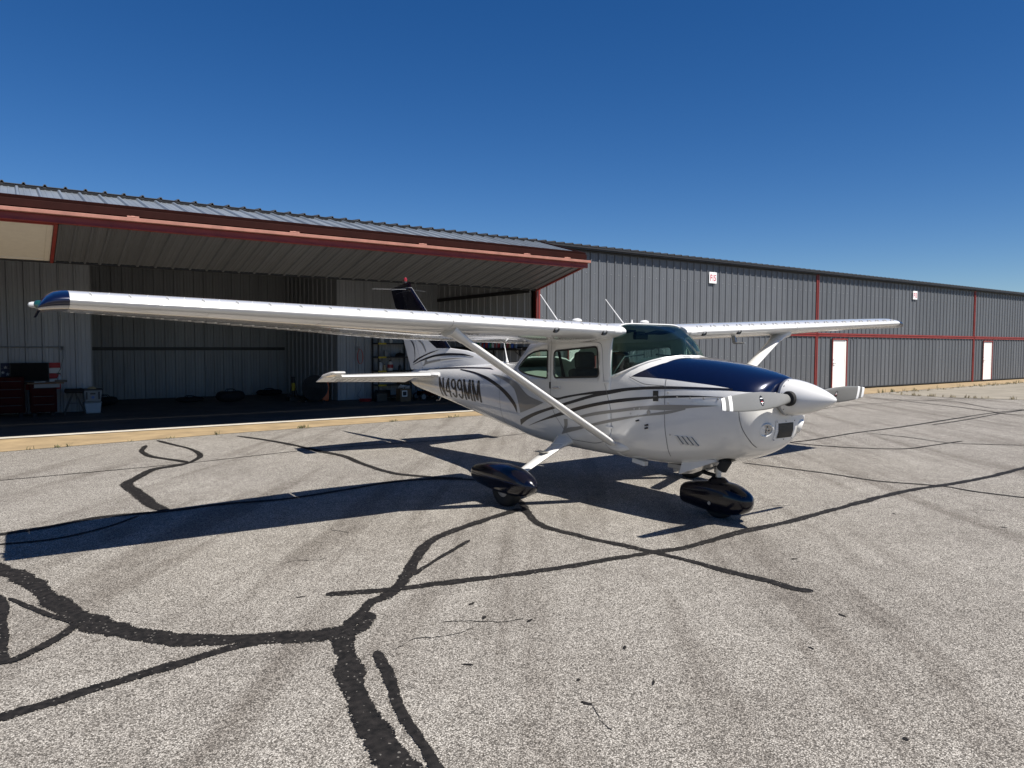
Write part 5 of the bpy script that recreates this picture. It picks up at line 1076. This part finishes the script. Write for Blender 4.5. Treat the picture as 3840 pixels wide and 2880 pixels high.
# drum fan
fan = empty('drum_fan', (1.72, 14.55, .012), 'round drum fan with orange shell', 'fan', R(-20))
MB().lathe([(.36, -.16), (.375, -.15), (.375, .15), (.36, .16), (.35, .16), (.35, -.16)], (0, 0, .42), 'y', 40).build('shell', MT['dark'], fan, smooth=True, auto=40)
MB().box((.30, .02, .38), (.20, .30, .70)).build('side_tank', MT['orange'], fan, bevel=.04)
for k in range(6):
    r = .06+.055*k; MB().tube([(r*math.cos(q), -.165, .42+r*math.sin(q)) for q in frange(0, 2*math.pi, 33)], .004, 5).build('guard_ring', MT['dark'], fan)
for k in range(4):
    a = k*math.pi/2+.5; MB().add([(.04*math.cos(a), -.05, .42+.04*math.sin(a)), (.3*math.cos(a-.25), -.10, .42+.3*math.sin(a-.25)), (.33*math.cos(a+.1), -.06, .42+.33*math.sin(a+.1)), (.3*math.cos(a+.45), 0, .42+.3*math.sin(a+.45))], [(0, 1, 2, 3)]).build('fan_blade', MT['dark'], fan)
MB().lathe([(.055, -.14), (.06, -.1), (.06, .05)], (0, 0, .42), 'y', 16).build('hub', MT['alu'], fan, smooth=True)
for x in (-.25, .25): MB().box((x, 0, .025), (.06, .42, .05)).build('foot', MT['rubber'], fan)
jk = empty('floor_jack', (1.32, 15.3, .012), 'black floor jack stand with a yellow band', 'jack'); MB().box((0, 0, .06), (.34, .34, .12)).tube([(0, 0, .1), (0, 0, .68)], .05, 14).bar((-.15, 0, .1), (0, 0, .55), .03, .03).bar((.15, 0, .1), (0, 0, .55), .03, .03).build('stand', MT['dark'], jk, bevel=.01); MB().lathe([(.053, .31), (.053, .54)], ax='z', n=16).build('yellow_band', MT['yellow'], jk, smooth=True); MB().lathe([(.03, .66), (.06, .70), (.06, .73)], n=12).build('saddle', MT['dark'], jk)
# shelving with its load
sh = empty('shelving_unit', (4.12, 14.36, .012), 'dark shelving unit with yellow end brackets behind the tail', 'shelf')
for x in (-.55, .55):
    for y in (-.22, .22): MB().box((x, y, .95), (.04, .04, 1.9)).build('post', MT['dark'], sh)
SZ = (.10, .45, .88, 1.31, 1.73)
for z in SZ:
    MB().box((0, 0, z), (1.14, .48, .035)).build('shelf_board', MT['dark'], sh)
    MB().box((-.44, -.262, z), (.26, .02, .05)).build('end_bracket', MT['yellow'], sh)
def bottle(name, x, y, z, r, h, m, label, cap='blackpl', group='things on the shelving unit'):
    o = empty(name, (x, y, z), label, 'bottle' if 'bottle' in name else 'jug', group=group)
    MB().lathe([(r*.95, 0), (r, .01), (r, h*.68), (r*.45, h*.86), (r*.36, h*.9)], n=14).build('body', MT[m], o, smooth=True, auto=50); MB().lathe([(r*.42, h*.89), (r*.42, h), (r*.3, h*1.01)], n=12).build('cap', MT[cap], o, smooth=True, auto=50); return o
ZB = [z+.012+.0185 for z in SZ]
for x, z, r, h, m, lb in ((3.68, 2, .075, .30, 'jug', 'white jug at the left end of the middle shelf'), (4.02, 2, .085, .32, 'jug', 'larger white jug with red label on the middle shelf'), (3.83, 2, .05, .2, 'bottletan', 'tan bottle between the white jugs'), (4.35, 2, .05, .18, 'dark', 'short dark bottle right on the middle shelf'), (3.75, 4, .06, .2, 'jug', 'white can on the top shelf'), (4.05, 4, .05, .16, 'jug', 'smaller white can on the top shelf')):
    o = bottle('jug' if r > .055 else 'small_bottle', x, 14.26, ZB[z], r, h, m, lb)
    if 'label' in lb and 'red' in lb: MB().lathe([(r+.001, .08), (r+.001, .19)], n=14).build('paper_label', MT['bottlered'], o, smooth=True)
solo('sander', (3.86, 14.25, ZB[3]), 'black and white power tool on the upper shelf', 'power tool', MB().box((0, 0, .1), (.10, .12, .2)).box((.07, 0, .16), (.12, .08, .07)).lathe([(.05, 0), (.055, .05)], (.09, 0, 0), 'z', 12), MT['tote'], bevel=.015)
solo('canvas_roll', (4.35, 14.25, ZB[3]), 'dark domed case with a ring handle on the upper shelf', 'case', MB().lathe([(.15, 0), (.16, .03), (.12, .09), (.04, .12)], n=18).tube([(.03*math.cos(q), 0, .15+.03*math.sin(q)) for q in frange(0, 6.28, 13)], .008, 6), MT['bag'], smooth=True)
solo('parts_box', (4.45, 14.25, ZB[1]), 'brown carton on the lower shelf', 'carton', MB().box((0, 0, .12), (.3, .3, .24)), MT['wood'], bevel=.005)
solo('black_case', (3.75, 14.25, ZB[0]), 'low black case on the bottom shelf', 'case', MB().box((0, 0, .09), (.38, .3, .18)).box((0, -.16, .1), (.12, .02, .03)), MT['blackpl'], bevel=.015)
# outlet boxes, conduit and cords
ob = empty('outlet_box', (-4.60, BY-.03, 1.60), 'grey outlet box where the conduits meet on the left inner wall', 'outlet'); MB().box((0, 0, 0), (.10, .05, .10)).build('box', MT['tote'], ob, bevel=.006); MB().box((0, -.027, 0), (.06, .006, .075)).build('cover', MT['blackpl'], ob)
MB().tube([(0, 0, .05), (0, 0, 2.3)], .012, 8).build('conduit', MT['alu'], ob); MB().tube([(-.05, 0, .02), (-2.3, 0, .02)], .012, 8).build('conduit', MT['alu'], ob)
MB().tube([(.02, -.03, -.04), (.02, -.05, -.25), (-.04, -.08, -.5), (-.10, -.1, -.62)], .006, 6).build('power_cord', MT['blackpl'], ob)
ob2 = empty('cord_outlet', (3.09, BY-.03, 1.60), 'outlet box holding a coiled cord beside the shelving', 'outlet'); MB().box((0, 0, 0), (.12, .05, .12)).build('box', MT['tote'], ob2, bevel=.006); MB().tube([(0, 0, .06), (0, 0, .4)], .01, 8).build('conduit', MT['alu'], ob2)
coil = []
for k in range(120): a = k*.21; coil.append((.06+.085*math.sin(a)*(1+.12*math.sin(k*.07)), -.06-.01*math.sin(a*.5), -.26+.22*math.cos(a)))
cc = MB().tube([(0, -.03, 0), (.03, -.06, -.03)]+coil, .0065, 5).build('coiled_cord', MT['cord'], None); cc.location = (3.09, BY-.03, 1.60); tag(cc, 'coiled orange-red cord hanging from the outlet', 'cord')
lc = MB().tube([(0, 0, 0), (.03, 0, -.3), (.12, -.02, -.55), (.05, -.02, -.8), (-.04, 0, -.95), (.05, -.05, -1.05), (.16, -.1, -1.07)], .006, 5).build('hanging_cord', MT['blackpl'], None, smooth=True); lc.location = (3.1, BY-.05, 1.1); tag(lc, 'thin dark cord trailing down the wall to the floor', 'cord')
# wheeled machine and carton under the tail
mo = empty('push_mower', (4.95, 13.55, .012), 'red wheeled machine on the floor right of the shelving', 'mower'); MB().box((0, 0, .2), (.55, .42, .14)).lathe([(.13, .26), (.15, .3), (.13, .42), (.06, .45)], (.05, 0, 0), 'z', 18).build('deck', MT['chest'], mo, bevel=.03)
for x in (-.28, .28):
    for y in (-.24, .24):
        w_ = MB().lathe([(.08, -.025), (.11, -.02), (.11, .02), (.08, .025)], (x, y, .11), 'y', 18).build('wheel', MT['rubber'], mo, smooth=True, auto=50); MB().lathe([(.075, -.027), (.03, -.03)], (x, y, .11), 'y', 14).build('wheel_hub', MT['tote'], w_)
MB().tube([(-.25, -.18, .25), (-.62, -.18, .92), (-.62, .18, .92), (-.25, .18, .25)], .012, 8).build('handle_bar', MT['dark'], mo, smooth=True)
ct = empty('open_carton', (4.02, 13.35, .012), 'brown carton with a framed white label and rags on top', 'carton'); MB().box((0, 0, .19), (.36, .3, .38)).build('box', MT['wood'], ct, bevel=.004); MB().box((-.04, -.152, .24), (.17, .004, .18)).build('white_label', MT['signwhite'], ct); MB().box((-.04, -.155, .24), (.12, .003, .12)).build('label_print', MT['dark'], ct)
rg = solo('white_rags', (4.02, 13.35, .40), 'heap of white rags on the brown carton', 'rags', MB(), MT['flagwhite']) if False else None
mb = MB(); rr = random.Random(5)
for k in range(9): mb.box((rr.uniform(-.13, .13), rr.uniform(-.1, .1), rr.uniform(.02, .09)), (rr.uniform(.06, .12), rr.uniform(.06, .12), rr.uniform(.02, .05)), Matrix.Rotation(rr.uniform(0, 3), 3, Vector((rr.uniform(-1, 1), rr.uniform(-1, 1), 1)).normalized()))
solo('white_rags', (4.02, 13.35, .392), 'heap of white rags on the brown carton', 'rags', mb, MT['flagwhite'], bevel=.012)
solo('battery_charger', (3.45, 13.75, .012), 'black charger box on the floor left of the carton', 'charger', MB().box((0, 0, .12), (.34, .24, .24)).tube([(-.1, 0, .24), (-.1, 0, .3), (.1, 0, .3), (.1, 0, .24)], .012, 6), MT['blackpl'], bevel=.02)
solo('red_pan', (3.05, 13.95, .012), 'flat red drain pan on the floor', 'pan', MB().lathe([(.02, .012), (.16, .012), (.20, .07), (.21, .07), (.17, 0), (.001, 0)], n=24), MT['bottlered'], smooth=True)
# long bottle shelf on the partition
bs = empty('bottle_shelf', (5.80, 11.3, 1.60), 'long dark wall shelf crowded with bottles on the right partition', 'shelf'); MB().box((0, 0, 0), (.26, 2.9, .04)).build('board', MT['dark'], bs)
for y in (-1.3, 0, 1.3): MB().bar((.1, y, -.02), (.12, y, -.2), .03, .03).bar((-.1, y, -.02), (.12, y, -.2), .02, .02).build('bracket', MT['dark'], bs)
rb = random.Random(11); yb_ = 12.65; cols = ['bottlered', 'bottleblue', 'bottlegreen', 'bottletan', 'jug', 'tote']; names = dict(bottlered='red', bottleblue='blue', bottlegreen='green', bottletan='tan', jug='white', tote='grey'); cnt = {}
last = None
ords = ['farthest', 'second farthest', 'third farthest', 'fourth farthest', 'fifth farthest', 'sixth farthest', 'seventh farthest']
while yb_ > 9.95:
    m = rb.choice([c for c in cols if c != last]); last = m; r = rb.uniform(.032, .05); h = rb.uniform(.13, .22); k = cnt.get(m, 0); cnt[m] = k+1
    bottle('oil_bottle', 5.78+rb.uniform(-.02, .02), yb_-r, 1.62, r, h, m, '%s %s bottle on the long partition shelf' % (ords[min(k, 6)], names[m]), group='bottles on the long shelf'); yb_ -= 2*r+rb.uniform(.012, .05)
